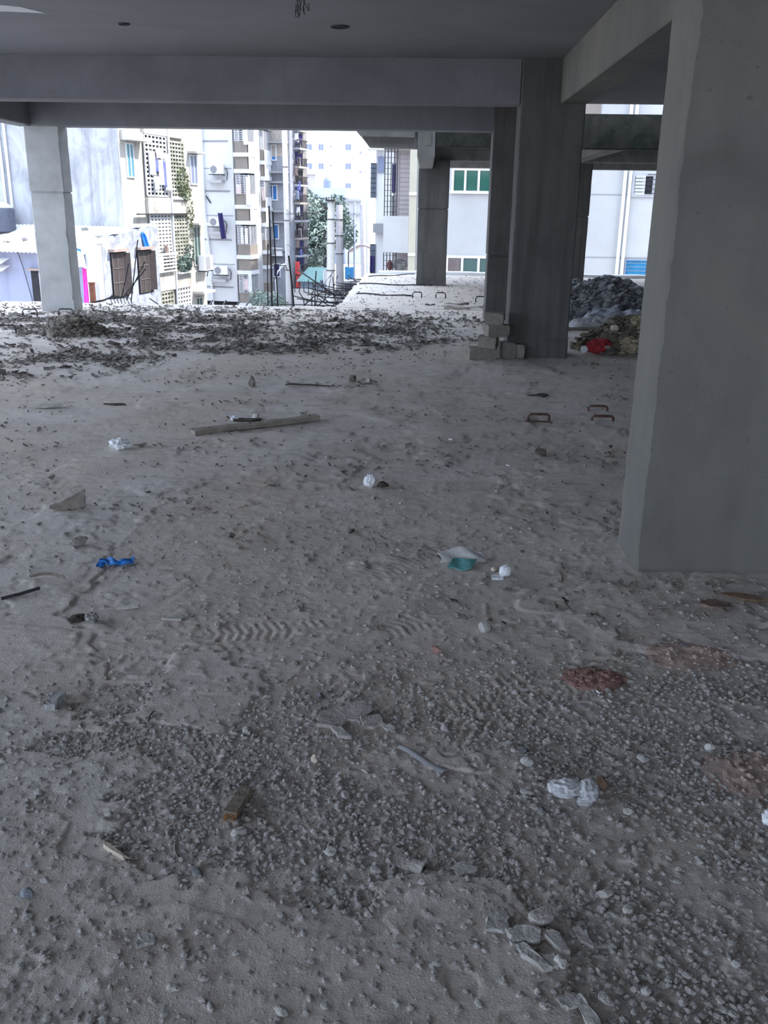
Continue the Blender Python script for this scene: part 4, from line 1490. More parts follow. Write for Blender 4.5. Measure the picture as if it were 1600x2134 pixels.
# bundle below the shuttered windows
for k in range(7):
    x0 = -5.02 - .015 * k
    d = .045 * k
    bar([(x0 - .36 + d, 14.76 + .015 * k, .0), (x0 - .12 + d * .6, 14.77 + .015 * k, .05 + .006 * k), (x0 + .20 - .02 * k, 14.78 + .015 * k, .085 + .006 * k), (x0 + .30 - d, 14.78 + .015 * k, .08), (x0 + .33 - d, 14.78 + .015 * k, -.03)], .006, 'hooked black rebar bundled at slab edge below shuttered windows', 'hooked rebar bundle')
LEAN = (((-4.785, 0.046), (-4.446, 0.655), 'long dark rod leaning across the second shuttered window'), ((-4.837, 0.09), (-4.438, 0.545), 'second dark rod leaning lower across the second shuttered window'),
        ((-4.71, 0.017), (-4.538, 0.982), 'upright dark rod before the second shuttered window'), ((-4.861, 0.074), (-4.711, 0.614), 'thin dark rod between the two shuttered windows'),
        ((-4.408, 0.083), (-4.222, -0.05), 'short dark rod end poking out below the lattice'))
for a, b, lab in LEAN:
    bar([(a[0], 14.78, a[1]), ((a[0] + b[0]) / 2, 14.79, (a[1] + b[1]) / 2), (b[0], 14.8, b[1])], .009, lab)
for k, (a, b) in enumerate((((-3.276, -0.052), (-3.178, 0.071)), ((-3.042, -0.032), (-2.953, 0.06)), ((-2.902, -0.03), (-2.781, 0.093)), ((-3.477, -0.01), (-3.395, 0.067)))):
    bar([(a[0], 14.80, a[1] - .05), (b[0], 14.85, b[1])], .012, 'pale stick end poking up at slab edge below the white end wall', 'pale stick ends at slab edge', M['pole_grey'])

# ------------------------------------------------------------------ things lying on the floor
def dist_px(x, y):
    return 1895.0 / math.hypot(y, 1.55)


# the plank and what lies behind it
(ax, ay), (bx, by) = (-1.598, 6.185), (-0.777, 6.729)
L = math.hypot(bx - ax, by - ay)
pl = thing('wooden_plank', 'long narrow weathered plank lying on the dusty floor', 'plank', ((ax + bx) / 2, (ay + by) / 2, hz((ax + bx) / 2, (ay + by) / 2)))
pl.rotation_euler = (0, 0, math.atan2(by - ay, bx - ax))
mb = MB()
ox, oy, oz = ORG[pl.name]
nseg = 26
for i in range(nseg + 1):
    t = i / nseg
    x = (t - .5) * L
    w = .042 + .004 * mnoise.noise(Vector((t * 6, 1, 0))) + (0.008 if i in (0,) else 0)
    h = .030 + .006 * mnoise.noise(Vector((t * 7, 5, 0)))
    zb = .004 + .010 * t + .004 * math.sin(t * 7)
    mb.v += [(ox + x, oy - w, oz + zb), (ox + x, oy + w, oz + zb), (ox + x, oy + w * .96, oz + zb + h), (ox + x, oy - w * .92, oz + zb + h)]
for i in range(nseg):
    for k in range(4):
        mb.f.append((i * 4 + k, i * 4 + (k + 1) % 4, (i + 1) * 4 + (k + 1) % 4, (i + 1) * 4 + k))
mb.f += [(3, 2, 1, 0), (nseg * 4, nseg * 4 + 1, nseg * 4 + 2, nseg * 4 + 3)]
recalc(mb.build('board', M['wood'], pl))
mb = MB()
for t in (.12, .44, .93):
    mb.lathe([(.006, 0), (.006, .003), (.002, .012)], (ox + (t - .5) * L, oy, oz + .034 + .010 * t), 8)
mb.build('nail', M['rust'], pl)

x, y = (-1.316, 6.671)
v, f = slab_v([(-.10, -.03), (.03, -.045), (.11, -.02), (.12, .03), (.0, .035), (-.09, .02)], .012, 3, .004)
single('bark_scrap', v, f, M['bark'], x, y, .2, 'dark flat scrap with whitish ends just behind the plank', 'scrap', None, (.0, .05))
for k, (px, py) in enumerate(((-1.398, 6.662), (-1.252, 6.743))):
    v, f = crumple_v(20 + k, (.07, .05, .045), .5, 3)
    single('paper_scrap', v, f, M['tape'], px, py, k, ('whitish crumpled paper at the left end of the dark scrap behind plank', 'whitish crumpled paper at the right end of the dark scrap behind plank')[k], 'paper')

# plastic bags
x, y = (-1.977, 5.746)
v, f = crumple_v(3, (.15, .12, .085), .6, 5, 1.3)
single('plastic_bag', v, f, M['tape'], x, y, .3, 'small crumpled white plastic bag left of the plank', 'bag', None, (0, .15), .05)
x, y = (-0.285, 5.054)
v, f = crumple_v(8, (.075, .07, .085), .55, 4, 1.5)
single('plastic_bag', v, f, M['tape'], x, y, .3, 'crumpled whitish plastic leaning on a dark block, mid floor', 'bag', None, (0, .35), .05)
x, y = (-0.21, 5.07)
v, f = rock_v(31, (.085, .06, .05), 6, 3, .03, (.5, .6))
v = np.clip(v, -np.array([.036, .026, .02]), np.array([.036, .026, .02]))
single('wood_block', v, f, M['bark'], x, y, .05, 'dark little block beside the crumpled whitish plastic, mid floor', 'block')
x, y = (0.804, 5.872)
v, f = rock_v(32, (.10, .07, .06), 6, 3, .03, (.5, .6))
v = np.clip(v, -np.array([.043, .03, .026]), np.array([.043, .03, .026]))
single('brick_piece', v, f, plain('dark brick', (.12, .10, .09), .9, .3, 30, .5), x, y, .1, 'dark brick piece on the floor in front of the rusty loops', 'brick')
x, y = (0.458, 2.178)
t = thing('clear_bag', 'clear crumpled plastic bag on the gravel at lower right', 'bag', (x, y, hz(x, y)))
mb = MB()
v, f = crumple_v(12, (.105, .075, .05), .55, 5, 1.4)
mb.add([(p[0] + x - .025, p[1] + y, p[2] + hz(x, y) + .02) for p in v], f)
v, f = crumple_v(13, (.06, .085, .055), .6, 4, 1.5)
mb.add([(p[0] + x + .035, p[1] + y - .01, p[2] + hz(x, y) + .022) for p in v], f)
mb.smooth = True
mb.build('film', M['film'], t)
v, f = crumple_v(14, (.045, .03, .03), .6, 4, 1.5)
mb = MB().add([(p[0] + x + .02, p[1] + y - .045, p[2] + hz(x, y) + .01) for p in v], f)
mb.build('torn_corner', M['film'], t)
x, y = (0.536, 2.216)
v, f = rock_v(35, (.035, .05, .04), 6, 3, .2)
single('wood_stub', v, f, M['wood_brown'], x, y, .2, 'brown stub of wood touching the clear plastic bag', 'wood')
x, y = (0.964, 2.079)
v, f = crumple_v(17, (.055, .05, .05), .55, 4, 1.5)
single('plastic_bag', v, f, M['tape'], x, y, .2, 'white plastic scrap cut off by the right edge of the picture', 'bag')

# torn sack with a teal part
x, y = (0.208, 3.904)
t = thing('torn_sack', 'torn grey sack piece with a teal lining on the floor', 'sack', (x, y, hz(x, y)))
z0 = hz(x, y)
mb = MB()
mb.sheet(lambda a, b: (x - .10 + .205 * a + .01 * math.sin(b * 5), y - .005 + (.10 * b) * (1 - .5 * abs(a - .45)) + .02 * (a - .5), z0 + .010 + .034 * b * (.6 + .4 * math.sin(a * 3.1)) + .004 * math.sin(a * 9 + b * 3)), 24, 10, .004)
recalc(mb.build('grey_flap', plain('pale grey sack', (.62, .61, .60), .85, .12, 60, .3), t))
mb = MB()
mb.sheet(lambda a, b: (x - .055 + .11 * a + .03 * (b - .5), y - .085 + .09 * b + .008 * math.sin(a * 7), z0 + .008 + .014 * b + .0025 * math.sin(a * 8 + b * 3) + .006 * (a - .5) ** 2), 18, 10, .004)
o = recalc(mb.build('lining', M['teal'], t))
o['label'] = 'teal lining'
x, y = (0.397, 3.764)
v, f = rock_v(41, (.07, .055, .052), 5, 4, .1, (.75, .95))
single('white_stone', v, f, M['tape'], x, y, .5, 'white rounded lump right of the torn grey sack', 'stone', None, (0, 0), .05, True)
x, y = (0.35, 3.822)
v, f = rock_v(42, (.028, .026, .022), 5, 3, .1, (.75, .95))
single('pebble', v, f, M['stone_cream'], x, y, .5, 'small tan pebble between torn sack and white lump', 'stone')
x, y = (0.36, 3.733)
v, f = slab_v([(-.03, -.015), (.02, -.02), (.035, .01), (-.02, .018)], .012, 4, .003)
single('paper_scrap', v, f, M['tape'], x, y, .3, 'pale flat flake lying against the white rounded lump', 'paper')

# broken pieces at left
x, y = (-1.833, 4.446)
pv, pf = slab_v([(-.155, .0), (-.145, .03), (-.06, .055), (.05, .11), (.14, .165), (.15, .01), (.02, -.004), (-.09, -.02)], .028, 5, .004)
pv = pv[:, [0, 2, 1]] * np.array([.62, 1, .62])
single('broken_slab', pv, pf, plain('broken tile', (.22, .19, .165), .9, .25, 25, .5), x, y, .12, 'wedge shaped broken slab standing on edge at left', 'rubble', None, (-.35, 0), .04)
x, y = (-1.594, 3.961)
v, f = rock_v(51, (.045, .12, .05), 8, 4, .25)
single('cement_lump', v, f, M['chunk'], x, y, -.55, 'knobbly elongated lump below the wedge shaped slab', 'rubble', None, (0, .2))
x, y = (-1.351, 3.767)
mb_v, mb_f = [], []
m2 = MB()
m2.sheet(lambda a, b: (-.075 + .15 * a, -.018 + (.036 + .03 * abs(math.sin(a * 5))) * (b - .5) + .012 * math.sin(a * 8), .010 + .016 * abs(math.sin(a * 9 + b * 2)) * (.5 + .5 * math.sin(b * 3.1)) + .006 * math.sin(b * 9)), 30, 8, .003)
m2.sheet(lambda a, b: (-.078 + .03 * a, -.02 - .045 * b + .01 * math.sin(a * 6), .008 + .012 * math.sin(a * 5 + b * 4) ** 2), 8, 8, .003)
o = single('plastic_rag', np.array([tuple(p) for p in m2.v]), m2.f, M['blue_rag'], x, y, .12, 'twisted bright blue plastic rag on the dust at left', 'rag', None, (0, 0), .0)
x, y = (-1.575, 3.533)
m2 = MB()
m2.sheet(lambda a, b: (-.075 + .15 * a, .028 * (b - .5) * (1 - .5 * a), .006 + .016 * math.sin(a * 3.1) + .010 * math.cos(b * 3.1)), 16, 6, .004)
single('wood_chip', np.array([tuple(p) for p in m2.v]), m2.f, M['wood'], x, y, .0, 'pale curled wood chip above the black rod at left', 'wood', None, (0, 0), 0)
(ax, ay), (bx, by) = (-1.682, 3.32), (-1.561, 3.417)
m2 = MB()
L2 = math.hypot(bx - ax, by - ay)
m2.tube([(-L2 / 2, 0, .008), (0, .002, .010), (L2 / 2, 0, .018)], .0075, 8)
single('iron_rod', np.array([tuple(p) for p in m2.v]), m2.f, M['blackrod'], (ax + bx) / 2, (ay + by) / 2, math.atan2(by - ay, bx - ax), 'short black rod by the left edge of the picture', 'rod', None, (0, 0), 0)
x, y = (-1.308, 3.163)
v, f = rock_v(54, (.085, .04, .035), 8, 4, .2)
single('bark_piece', v, f, M['bark'], x, y, .5, 'dark bark piece left of the crumpled foil', 'wood')
x, y = (-1.25, 3.154)
v, f = crumple_v(23, (.055, .05, .045), .55, 4, 1.6)
single('foil_scrap', v, f, plain('dusty foil', (.30, .29, .29), .5, .3, 60, .3, .3), x, y, .3, 'crumpled dark foil touching the bark piece at left', 'scrap')
x, y = (-1.155, 2.545)
v, f = slab_v([(-.016, -.045), (.020, -.045), (.024, .03), (.012, .052), (-.004, .05), (-.018, .02)], .026, 6, .003)
single('cement_block', v, f, plain('pale cement', (.37, .365, .36), .9, .1, 20, .3), x, y, -.1, 'pale prism shaped cement block at left on the dust', 'rubble')
x, y = (-1.204, 2.541)
v, f = rock_v(55, (.014, .014, .012), 5, 2, .2)
single('pebble', v, f, M['stone'], x, y, 0, 'tiny dark pebble left of the prism shaped cement block', 'stone')
(ax, ay), (bx, by) = (-0.474, 2.008), (-0.452, 2.122)
t = thing('wood_offcut', 'brown broken wood offcut with splintered orange end, lower centre left', 'wood', ((ax + bx) / 2, (ay + by) / 2, hz((ax + bx) / 2, (ay + by) / 2)))
t.rotation_euler = (0, 0, math.atan2(by - ay, bx - ax))
ox, oy, oz = ORG[t.name]
L2 = math.hypot(bx - ax, by - ay)
mb = MB()
n = 14
for i in range(n + 1):
    u = i / n
    w = .019 + .003 * mnoise.noise(Vector((u * 5, 0, 2)))
    h = .022 + .004 * mnoise.noise(Vector((u * 6, 3, 2)))
    xx = ox + (u - .5) * L2
    mb.v += [(xx, oy - w, oz), (xx, oy + w, oz), (xx, oy + w * .95, oz + h), (xx, oy - w * .9, oz + h)]
for i in range(n):
    for k in range(4):
        mb.f.append((i * 4 + k, i * 4 + (k + 1) % 4, (i + 1) * 4 + (k + 1) % 4, (i + 1) * 4 + k))
mb.f += [(3, 2, 1, 0), (n * 4, n * 4 + 1, n * 4 + 2, n * 4 + 3)]
recalc(mb.build('block', plain('grey brown wood', (.21, .175, .14), .88, .2, 30, .5), t))
mb = MB()
for k in range(16):
    a = random.uniform(-.017, .017)
    b = random.uniform(.004, .02)
    mb.tube([(ox - L2 / 2 + .012, oy + a, oz + b), (ox - L2 / 2 - random.uniform(.006, .024), oy + a * 1.2, oz + b * .8)], [.004, .0012], 5)
o = mb.build('splintered_end', plain('orange split wood', (.36, .19, .09), .85, .3, 40), t)
o['label'] = 'orange splintered end'
(ax, ay), (bx, by) = (-0.765, 1.876), (-0.701, 1.83)
L2 = math.hypot(bx - ax, by - ay)
m2 = MB()
for i in range(9):
    u = i / 8
    w = .0065 + .002 * math.sin(u * 5)
    xx = (u - .5) * L2
    m2.v += [(xx, -w, 0), (xx, w, 0), (xx, w * .8, .011), (xx, -w * .8, .012)]
for i in range(8):
    for k in range(4):
        m2.f.append((i * 4 + k, i * 4 + (k + 1) % 4, (i + 1) * 4 + (k + 1) % 4, (i + 1) * 4 + k))
m2.f += [(3, 2, 1, 0), (32, 33, 34, 35)]
m2.tube([(L2 * .5 - .004, .004, .006), (L2 * .5 + .012, .006, .006)], [.004, .001], 5)
m2.tube([(L2 * .5 - .004, -.003, .006), (L2 * .5 + .008, -.004, .006)], [.004, .001], 5)
single('wood_splinter', np.array(m2.v), m2.f, M['wood_pale'], (ax + bx) / 2, (ay + by) / 2, math.atan2(by - ay, bx - ax), 'pale forked wood splinter at lower left', 'wood', None, (0, 0), 0)
(ax, ay), (bx, by) = (-0.036, 2.376), (0.098, 2.255)
L2 = math.hypot(bx - ax, by - ay)
m2 = MB()
m2.sheet(lambda a, b: ((a - .5) * L2, .028 * (b - .5) * (.75 + .4 * a), .010 + .004 * math.sin(a * 6) + .007 * math.cos((b - .5) * 3)), 20, 5, .003)
single('plastic_strip', np.array([tuple(p) for p in m2.v]), m2.f, M['pvc'], (ax + bx) / 2, (ay + by) / 2, math.atan2(by - ay, bx - ax), 'long flat grey strip lying diagonally in the gravel', 'strip', None, (0, 0), 0)
(ax, ay), (bx, by) = (-0.037, 1.881), (0.04, 1.843)
m2 = MB()
L2 = math.hypot(bx - ax, by - ay)
m2.sheet(lambda a, b: ((a - .5) * L2, .05 * (b - .5), .004 + .020 * a * a * (1 - (2 * b - 1) ** 2)), 12, 8, .004)
single('cement_crust', np.array([tuple(p) for p in m2.v]), m2.f, M['chunk'], (ax + bx) / 2, (ay + by) / 2, math.atan2(by - ay, bx - ax), 'curled cement crust with a dark hollow end, lower centre', 'rubble', None, (0, 0), .1)

# individual lumps with a look or place of their own
LUMPS = [
    ((-1.51, 7.995), (.075, .05, .11), 'brick_piece', 'upright pointed chunk standing alone behind the plank', M['brick'], 'brick', 8),
    ((-0.645, 8.36), (.12, .08, .065), 'cement_lump', 'pale lump at the far right end of the litter, left of the brick stack', M['brick'], 'rubble', 6),
    ((-0.485, 8.283), (.07, .06, .06), 'cement_lump', 'dark lump just right of the pale lump, behind the plank', M['chunk'], 'rubble', 6),
    ((0.269, 3.203), (.052, .05, .05), 'grey_stone', 'upright grey stone alone in the middle right floor', M['stone'], 'stone', 8),
    ((0.306, 1.685), (.064, .048, .034), 'grey_stone', 'large rounded grey stone above the cluster of flakes, lower right', M['chunk'], 'stone', 4),
    ((-0.282, 2.28), (.022, .02, .03), 'cream_stone', 'small cream cube stone in the gravel, lower centre', M['stone_cream'], 'stone', 7),
    ((-0.885, 1.693), (.036, .03, .022), 'grey_stone', 'bluish angular stone near the lower left edge', plain('bluish stone', (.30, .33, .37), .9, .15, 20, .4), 'stone', 9),
    ((0.135, 1.864), (.032, .018, .014), 'pale_stone', 'pale flat oblong stone below the long grey strip', M['stone_pale'], 'stone', 7),
    ((0.034, 1.789), (.018, .016, .014), 'grey_stone', 'small stone just below the curled cement crust', M['stone'], 'stone', 7),
    ((0.466, 1.783), (.028, .05, .018), 'pale_stone', 'bone shaped pale flake lying upright at right, lower floor', M['stone_pale'], 'stone', 8),
    ((0.513, 1.731), (.034, .024, .016), 'pale_stone', 'pale chip right of the bone shaped flake', M['stone_pale'], 'stone', 6),
    ((0.332, 1.558), (.036, .032, .026), 'pale_stone', 'pale knob below the cluster of flakes, lower right', M['stone_pale'], 'stone', 7),
    ((0.415, 1.473), (.045, .03, .016), 'grey_stone', 'oblong stone near the bottom edge at right', M['stone'], 'stone', 6),
    ((0.503, 1.502), (.026, .022, .018), 'grey_stone', 'round stone alone near the bottom right corner', M['stone'], 'stone', 5),
    ((-0.59, 1.796), (.030, .022, .010), 'grey_stone', 'flat pebble between pale splinter and cement crust, lower left', M['stone'], 'stone', 5),
    ((-0.511, 1.797), (.040, .024, .014), 'grey_stone', 'dark oval stone below the brown wood offcut', M['rubble'], 'stone', 5),
    ((-0.178, 2.127), (.034, .024, .018), 'grey_stone', 'rounded grey stone right of the brown wood offcut', M['stone'], 'stone', 4),
    ((-0.192, 2.079), (.040, .022, .014), 'grey_stone', 'oval bluish stone below the rounded one, lower centre', M['stone'], 'stone', 4),
    ((0.341, 2.316), (.042, .035, .025), 'cement_lump', 'pale lump left of the clear bag, at a crust edge', M['stone_pale'], 'rubble', 8),
    ((0.58, 3.168), (.030, .022, .018), 'pale_stone', 'pale stone above the crushed red brick', M['stone'], 'stone', 6),
    ((0.362, 2.94), (.026, .022, .018), 'pale_stone', 'pale stone left of the crushed red brick', M['stone'], 'stone', 6),
    ((0.904, 2.428), (.036, .030, .022), 'pale_stone', 'pale stone above the pinkish rubble at right edge', M['stone_pale'], 'stone', 7),
    ((0.293, 1.631), (.03, .03, .01), 'grey_stone', 'thin dark chip between large rounded stone and flakes', M['stone'], 'stone', 7),
    ((-0.587, 5.652), (.05, .04, .03), 'cement_lump', 'small knobbly lump on the bare floor right of the plank end', M['chunk'], 'rubble', 7),
    ((-0.329, 4.261), (.05, .03, .02), 'cement_lump', 'flat dark lump below the crumpled whitish plastic', M['bark'], 'rubble', 7),
    ((-0.758, 3.161), (.06, .03, .022), 'cement_lump', 'flat grey lump in the middle left floor', M['chunk'], 'rubble', 7),
    ((0.064, 2.628), (.03, .024, .018), 'grey_stone', 'small round stone right of the broken crusts', M['stone'], 'stone', 5),
    ((0.08, 3.002), (.05, .035, .03), 'brick_bit', 'dark red brick bit left of the crushed red brick', M['redbrick'], 'brick', 8),
]
for k, (xy, sz, nm, lab, mt, cat, fc) in enumerate(LUMPS):
    v, f = rock_v(100 + k, sz, fc, 3, .10)
    single(nm, v, f, mt, xy[0], xy[1], RNG.uniform(0, 3), lab, cat, None, (0, 0), .12)

# flat flakes of the cluster at lower right
FLAKES = [
    ((0.259, 1.632), [(-.035, -.02), (.03, -.028), (.042, .0), (.01, .022), (-.03, .018)], .3, 'widest flat grey flake below the large rounded stone', M['stone']),
    ((0.274, 1.574), [(-.045, .012), (-.03, .02), (.05, -.012), (.04, -.026), (-.02, -.01)], -.5, 'long narrow flake at the lower left of the flake cluster', M['stone']),
    ((0.332, 1.618), [(-.03, .02), (.0, .022), (.035, -.018), (.015, -.024), (-.03, .0)], -.4, 'middle pointed flake of the cluster at lower right', M['stone_pale']),
    ((0.388, 1.642), [(-.02, .022), (.012, .02), (.034, -.02), (.0, -.012)], -.3, 'rightmost thin flake of the cluster at lower right', M['stone']),
    ((0.311, 1.563), [(-.02, -.018), (.015, -.02), (.02, .014), (-.016, .016)], .2, 'small square flake beside the pale knob, lower right', M['stone']),
    ((0.363, 1.44), [(-.012, .04), (.004, .04), (.03, -.03), (.005, -.04)], .1, 'pale curved chip at the bottom edge of the picture', M['stone_pale']),
    ((0.34, 1.459), [(-.03, .008), (.0, .018), (.02, -.006), (-.01, -.02)], .1, 'grey chip left of the pale curved chip at bottom edge', M['stone']),
    ((-0.575, 1.568), [(-.018, -.014), (.02, -.016), (.024, .012), (-.01, .018)], .4, 'dull squarish flake at lower left, below the dark oval stone', M['stone']),
    ((0.205, 1.664), [(-.03, -.02), (.02, -.025), (.03, .02), (-.02, .025)], .1, 'thin grey flake left of the large rounded stone', M['stone']),
    ((-1.147, 3.295), [(-.05, -.01), (.04, .0), (.05, .014), (-.02, .01)], .0, 'thin pale sliver above the crumpled foil, at left', M['stone_pale']),
    ((-0.943, 3.203), [(-.045, -.012), (.03, -.012), (.035, .024), (.02, .03)], .1, 'pale triangular chip right of the crumpled foil', M['stone_pale']),
    ((-0.256, 2.513), [(-.05, -.03), (.02, -.05), (.06, .0), (.03, .05), (-.03, .04)], .3, 'flat crust plate at left of the broken crusts, floor centre', M['chunk']),
    ((-0.175, 2.553), [(-.045, -.03), (.04, -.04), (.055, .02), (.0, .055), (-.05, .03)], 1.2, 'rounded crust plate in the middle of the broken crusts', M['chunk']),
    ((-0.131, 2.504), [(-.04, -.02), (.03, -.035), (.045, .02), (-.02, .035)], .6, 'rightmost crust plate of the broken crusts, floor centre', M['chunk']),
    ((-0.227, 2.442), [(-.04, .022), (.0, .02), (.05, -.02), (.01, -.028)], -.3, 'narrow crust plate below the other broken crusts', M['chunk']),
    ((-0.074, 2.48), [(-.02, .016), (.01, .012), (.022, -.014), (-.006, -.016)], .1, 'pale little chip right of the broken crusts', M['stone_pale']),
    ((1.232, 3.475), [(-.075, -.01), (-.03, -.04), (.05, -.03), (.07, .02), (.0, .045), (-.05, .03)], .1, 'reddish brown plate propped on gravel before the near column', plain('brown plate', (.22, .16, .13), .9, .2, 25, .3)),
    ((1.367, 3.563), [(-.09, .03), (.0, .04), (.10, -.01), (.06, -.03), (-.05, .0)], -.2, 'dark brown bark strip right of the propped plate', M['wood_brown']),
    ((0.136, 1.849), [(-.03, -.02), (.03, -.02), (.03, .01), (-.02, .016)], .5, 'grey chip under the pale oblong stone', M['stone']),
    ((-2.454, 7.102), [(-.09, .0), (.0, -.03), (.09, -.01), (.05, .03)], .1, 'dark curled flake alone on the floor above white bag', M['bark']),
    ((-2.936, 6.938), [(-.16, -.03), (.0, -.05), (.16, -.02), (.10, .05), (-.10, .04)], .1, 'grey flat sheet scrap near left edge behind the white bag', M['chunk']),
    ((1.01, 7.856), [(-.10, .02), (.06, .05), (.10, .0), (.03, -.06), (.0, .0)], .1, 'forked dark scrap on the floor below the streaked column', M['bark']),
    ((-1.869, 5.833), [(-.05, .0), (.05, -.01), (.04, .012)], .1, 'pale thin sliver right of the white plastic bag', M['wood']),
    ((-1.004, 8.079), [(-.22, -.015), (.2, -.03), (.22, .0), (-.15, .03)], .15, 'dark strip lying at the lower edge of the litter', M['bark']),
]
for k, (xy, outl, rz, lab, mt) in enumerate(FLAKES):
    sc = 1.0
    v, f = slab_v(outl, .012 if 'plate' in lab or 'flake' in lab else .009, 200 + k, .002)
    single('flat_flake', v, f, mt, xy[0], xy[1], rz, lab, 'flake', None, (RNG.uniform(.02, .14), RNG.uniform(-.1, .1)), .1)

# thin straws and wire bits
STRAWS = [((1.041, 2.665), (1.14, 2.758), M['wood_pale'], 'pale bent straw near the right edge, lower half'),
          ((0.621, 2.76), (0.63, 2.739), M['tape'], 'white scrap of wire on the crushed red brick'),
          ((0.735, 3.272), (0.749, 3.268), M['tape'], 'white matchstick like sliver before the near column'),
          ((0.634, 3.845), (0.633, 3.711), M['wood'], 'thin twig lying left of the near column base'),
          ((-0.981, 4.601), (-0.929, 4.639), M['wood_pale'], 'hooked pale straw right of the wedge shaped slab'),
          ((0.199, 6.202), (0.225, 6.191), M['tape'], 'tiny white stub left of the rusty loops'),
          ((0.551, 5.612), (0.574, 5.591), M['tape'], 'tiny white stub below the dark brick piece'),
          ((-0.209, 2.214), (-0.2, 2.238), M['tape'], 'small white sliver in the gravel left of grey strip'),
          ((-0.141, 2.253), (-0.123, 2.238), M['stone_pale'], 'second white sliver left of the long grey strip'),
          ((0.531, 2.437), (0.615, 2.451), M['wood'], 'thin straw along the ridges right of the grey strip'),
          ((-0.823, 2.452), (-0.823, 2.517), M['bark'], 'short dark twig right of the prism shaped block'),
          ((-0.574, 1.848), (-0.596, 1.916), M['chunk'], 'thin upright straw below the brown wood offcut')]
for a, b, mt, lab in STRAWS:
    L2 = math.hypot(b[0] - a[0], b[1] - a[1])
    m2 = MB()
    r = .0028 if dist_px(*a) > 300 else .005
    m2.tube([((t - .5) * L2, .08 * L2 * math.sin(t * 3.1), .006) for t in np.linspace(0, 1, 6)], [r, r, r, r, r, r * .6], 5)
    single('straw', np.array([tuple(p) for p in m2.v]), m2.f, mt, (a[0] + b[0]) / 2, (a[1] + b[1]) / 2, math.atan2(b[1] - a[1], b[0] - a[0]), lab, 'straw', None, (0, 0), 0)

# crushed brick and pinkish heaps, flat
def patch_heap(name, c, rx, ry, h, n, mat, label, cat, seed, size=(.012, .035)):
    """low heap of crushed crumbs around c."""
    r = np.random.default_rng(seed)
    V, F = [], []
    off = 0
    # a skin under the crumbs
    nu, nv = 26, 18
    gv = []
    for j in range(nv + 1):
        for i in range(nu + 1):
            a, b = i / nu * 2 - 1, j / nv * 2 - 1
            x, y = c[0] + a * rx, c[1] + b * ry
            e = max(0.0, 1 - (a * a + b * b) * (1 + .5 * (float(fbm(np.array([x * 9]), np.array([y * 9]), seed, 3)[0]) - .5) * 2))
            z = hz(x, y) - .003 + h * e ** .5 * (.75 + .6 * float(fbm(np.array([x * 30]), np.array([y * 30]), seed + 1, 3)[0]))
            gv.append((x, y, z if e > 0 else hz(x, y) - .02))
    V.append(np.array(gv))
    W = nu + 1
    F += [(j * W + i, j * W + i + 1, (j + 1) * W + i + 1, (j + 1) * W + i) for j in range(nv) for i in range(nu)]
    off += len(gv)
    for k in range(n):
        t = r.uniform(0, 6.283)
        q = math.sqrt(r.uniform(0, 1))
        x, y = c[0] + rx * .95 * q * math.cos(t), c[1] + ry * .95 * q * math.sin(t)
        s = r.uniform(*size) * (1.1 - .5 * q)
        v, f = rock_v(int(r.integers(1, 60)), (s * r.uniform(.8, 1.5), s, s * .7), 6, 1, 0)
        a = r.uniform(0, 6.28)
        R = np.array([[math.cos(a), -math.sin(a), 0], [math.sin(a), math.cos(a), 0], [0, 0, 1]])
        v = v @ R.T + np.array([x, y, hz(x, y) + h * max(0, 1 - q * q) * .85 + s * .1])
        V.append(v)
        F += [tuple(int(i) + off for i in g) for g in f]
        off += len(v)
    V = np.concatenate(V) - np.array([c[0], c[1], hz(*c)])
    me = mesh_of(name, V.tolist(), F)
    me.materials.append(mat)
    o = bpy.data.objects.new(name, me)
    o.location = (c[0], c[1], hz(*c))
    COL.objects.link(o)
    return tag(o, label, cat)


patch_heap('crushed_brick', (0.624, 2.843), .12, .085, .018, 120, M['redbrick'], 'crushed red brick heap on the floor right of centre', 'rubble', 5, (.006, .022))
patch_heap('crushed_plaster', (1.011, 3.024), .17, .11, .010, 45, M['terracotta'], 'pinkish crushed patch between red brick heap and near column', 'rubble', 6, (.006, .02))
patch_heap('crushed_plaster', (1.004, 2.293), .17, .12, .012, 70, M['terracotta'], 'pinkish rubble spread cut off by the right edge, lower half', 'rubble', 7, (.006, .022))

# ------------------------------------------------------------------ rusty lifting loops in the slab
def loop(c, w, h, rz, label, mat=None, r=.008, group=None, side=0.0):
    m2 = MB()
    q = [(-w / 2, 0, -.03), (-w / 2, 0, h * .7), (-w * .42, 0, h * .95), (-w * .3, .0, h), (w * .3, .0, h), (w * .42, 0, h * .95), (w / 2, 0, h * .7), (w / 2, side, -.03)]
    m2.tube(q, r, 8)
    me = mesh_of('rebar_loop', [tuple(p) for p in m2.v], m2.f, True)
    me.materials.append(mat or M['rust'])
    o = bpy.data.objects.new('rebar_loop', me)
    COL.objects.link(o)
    o.location = (c[0], c[1], hz(*c))
    o.rotation_euler = (0, 0, rz)
    return tag(o, label, 'rebar loop', group)


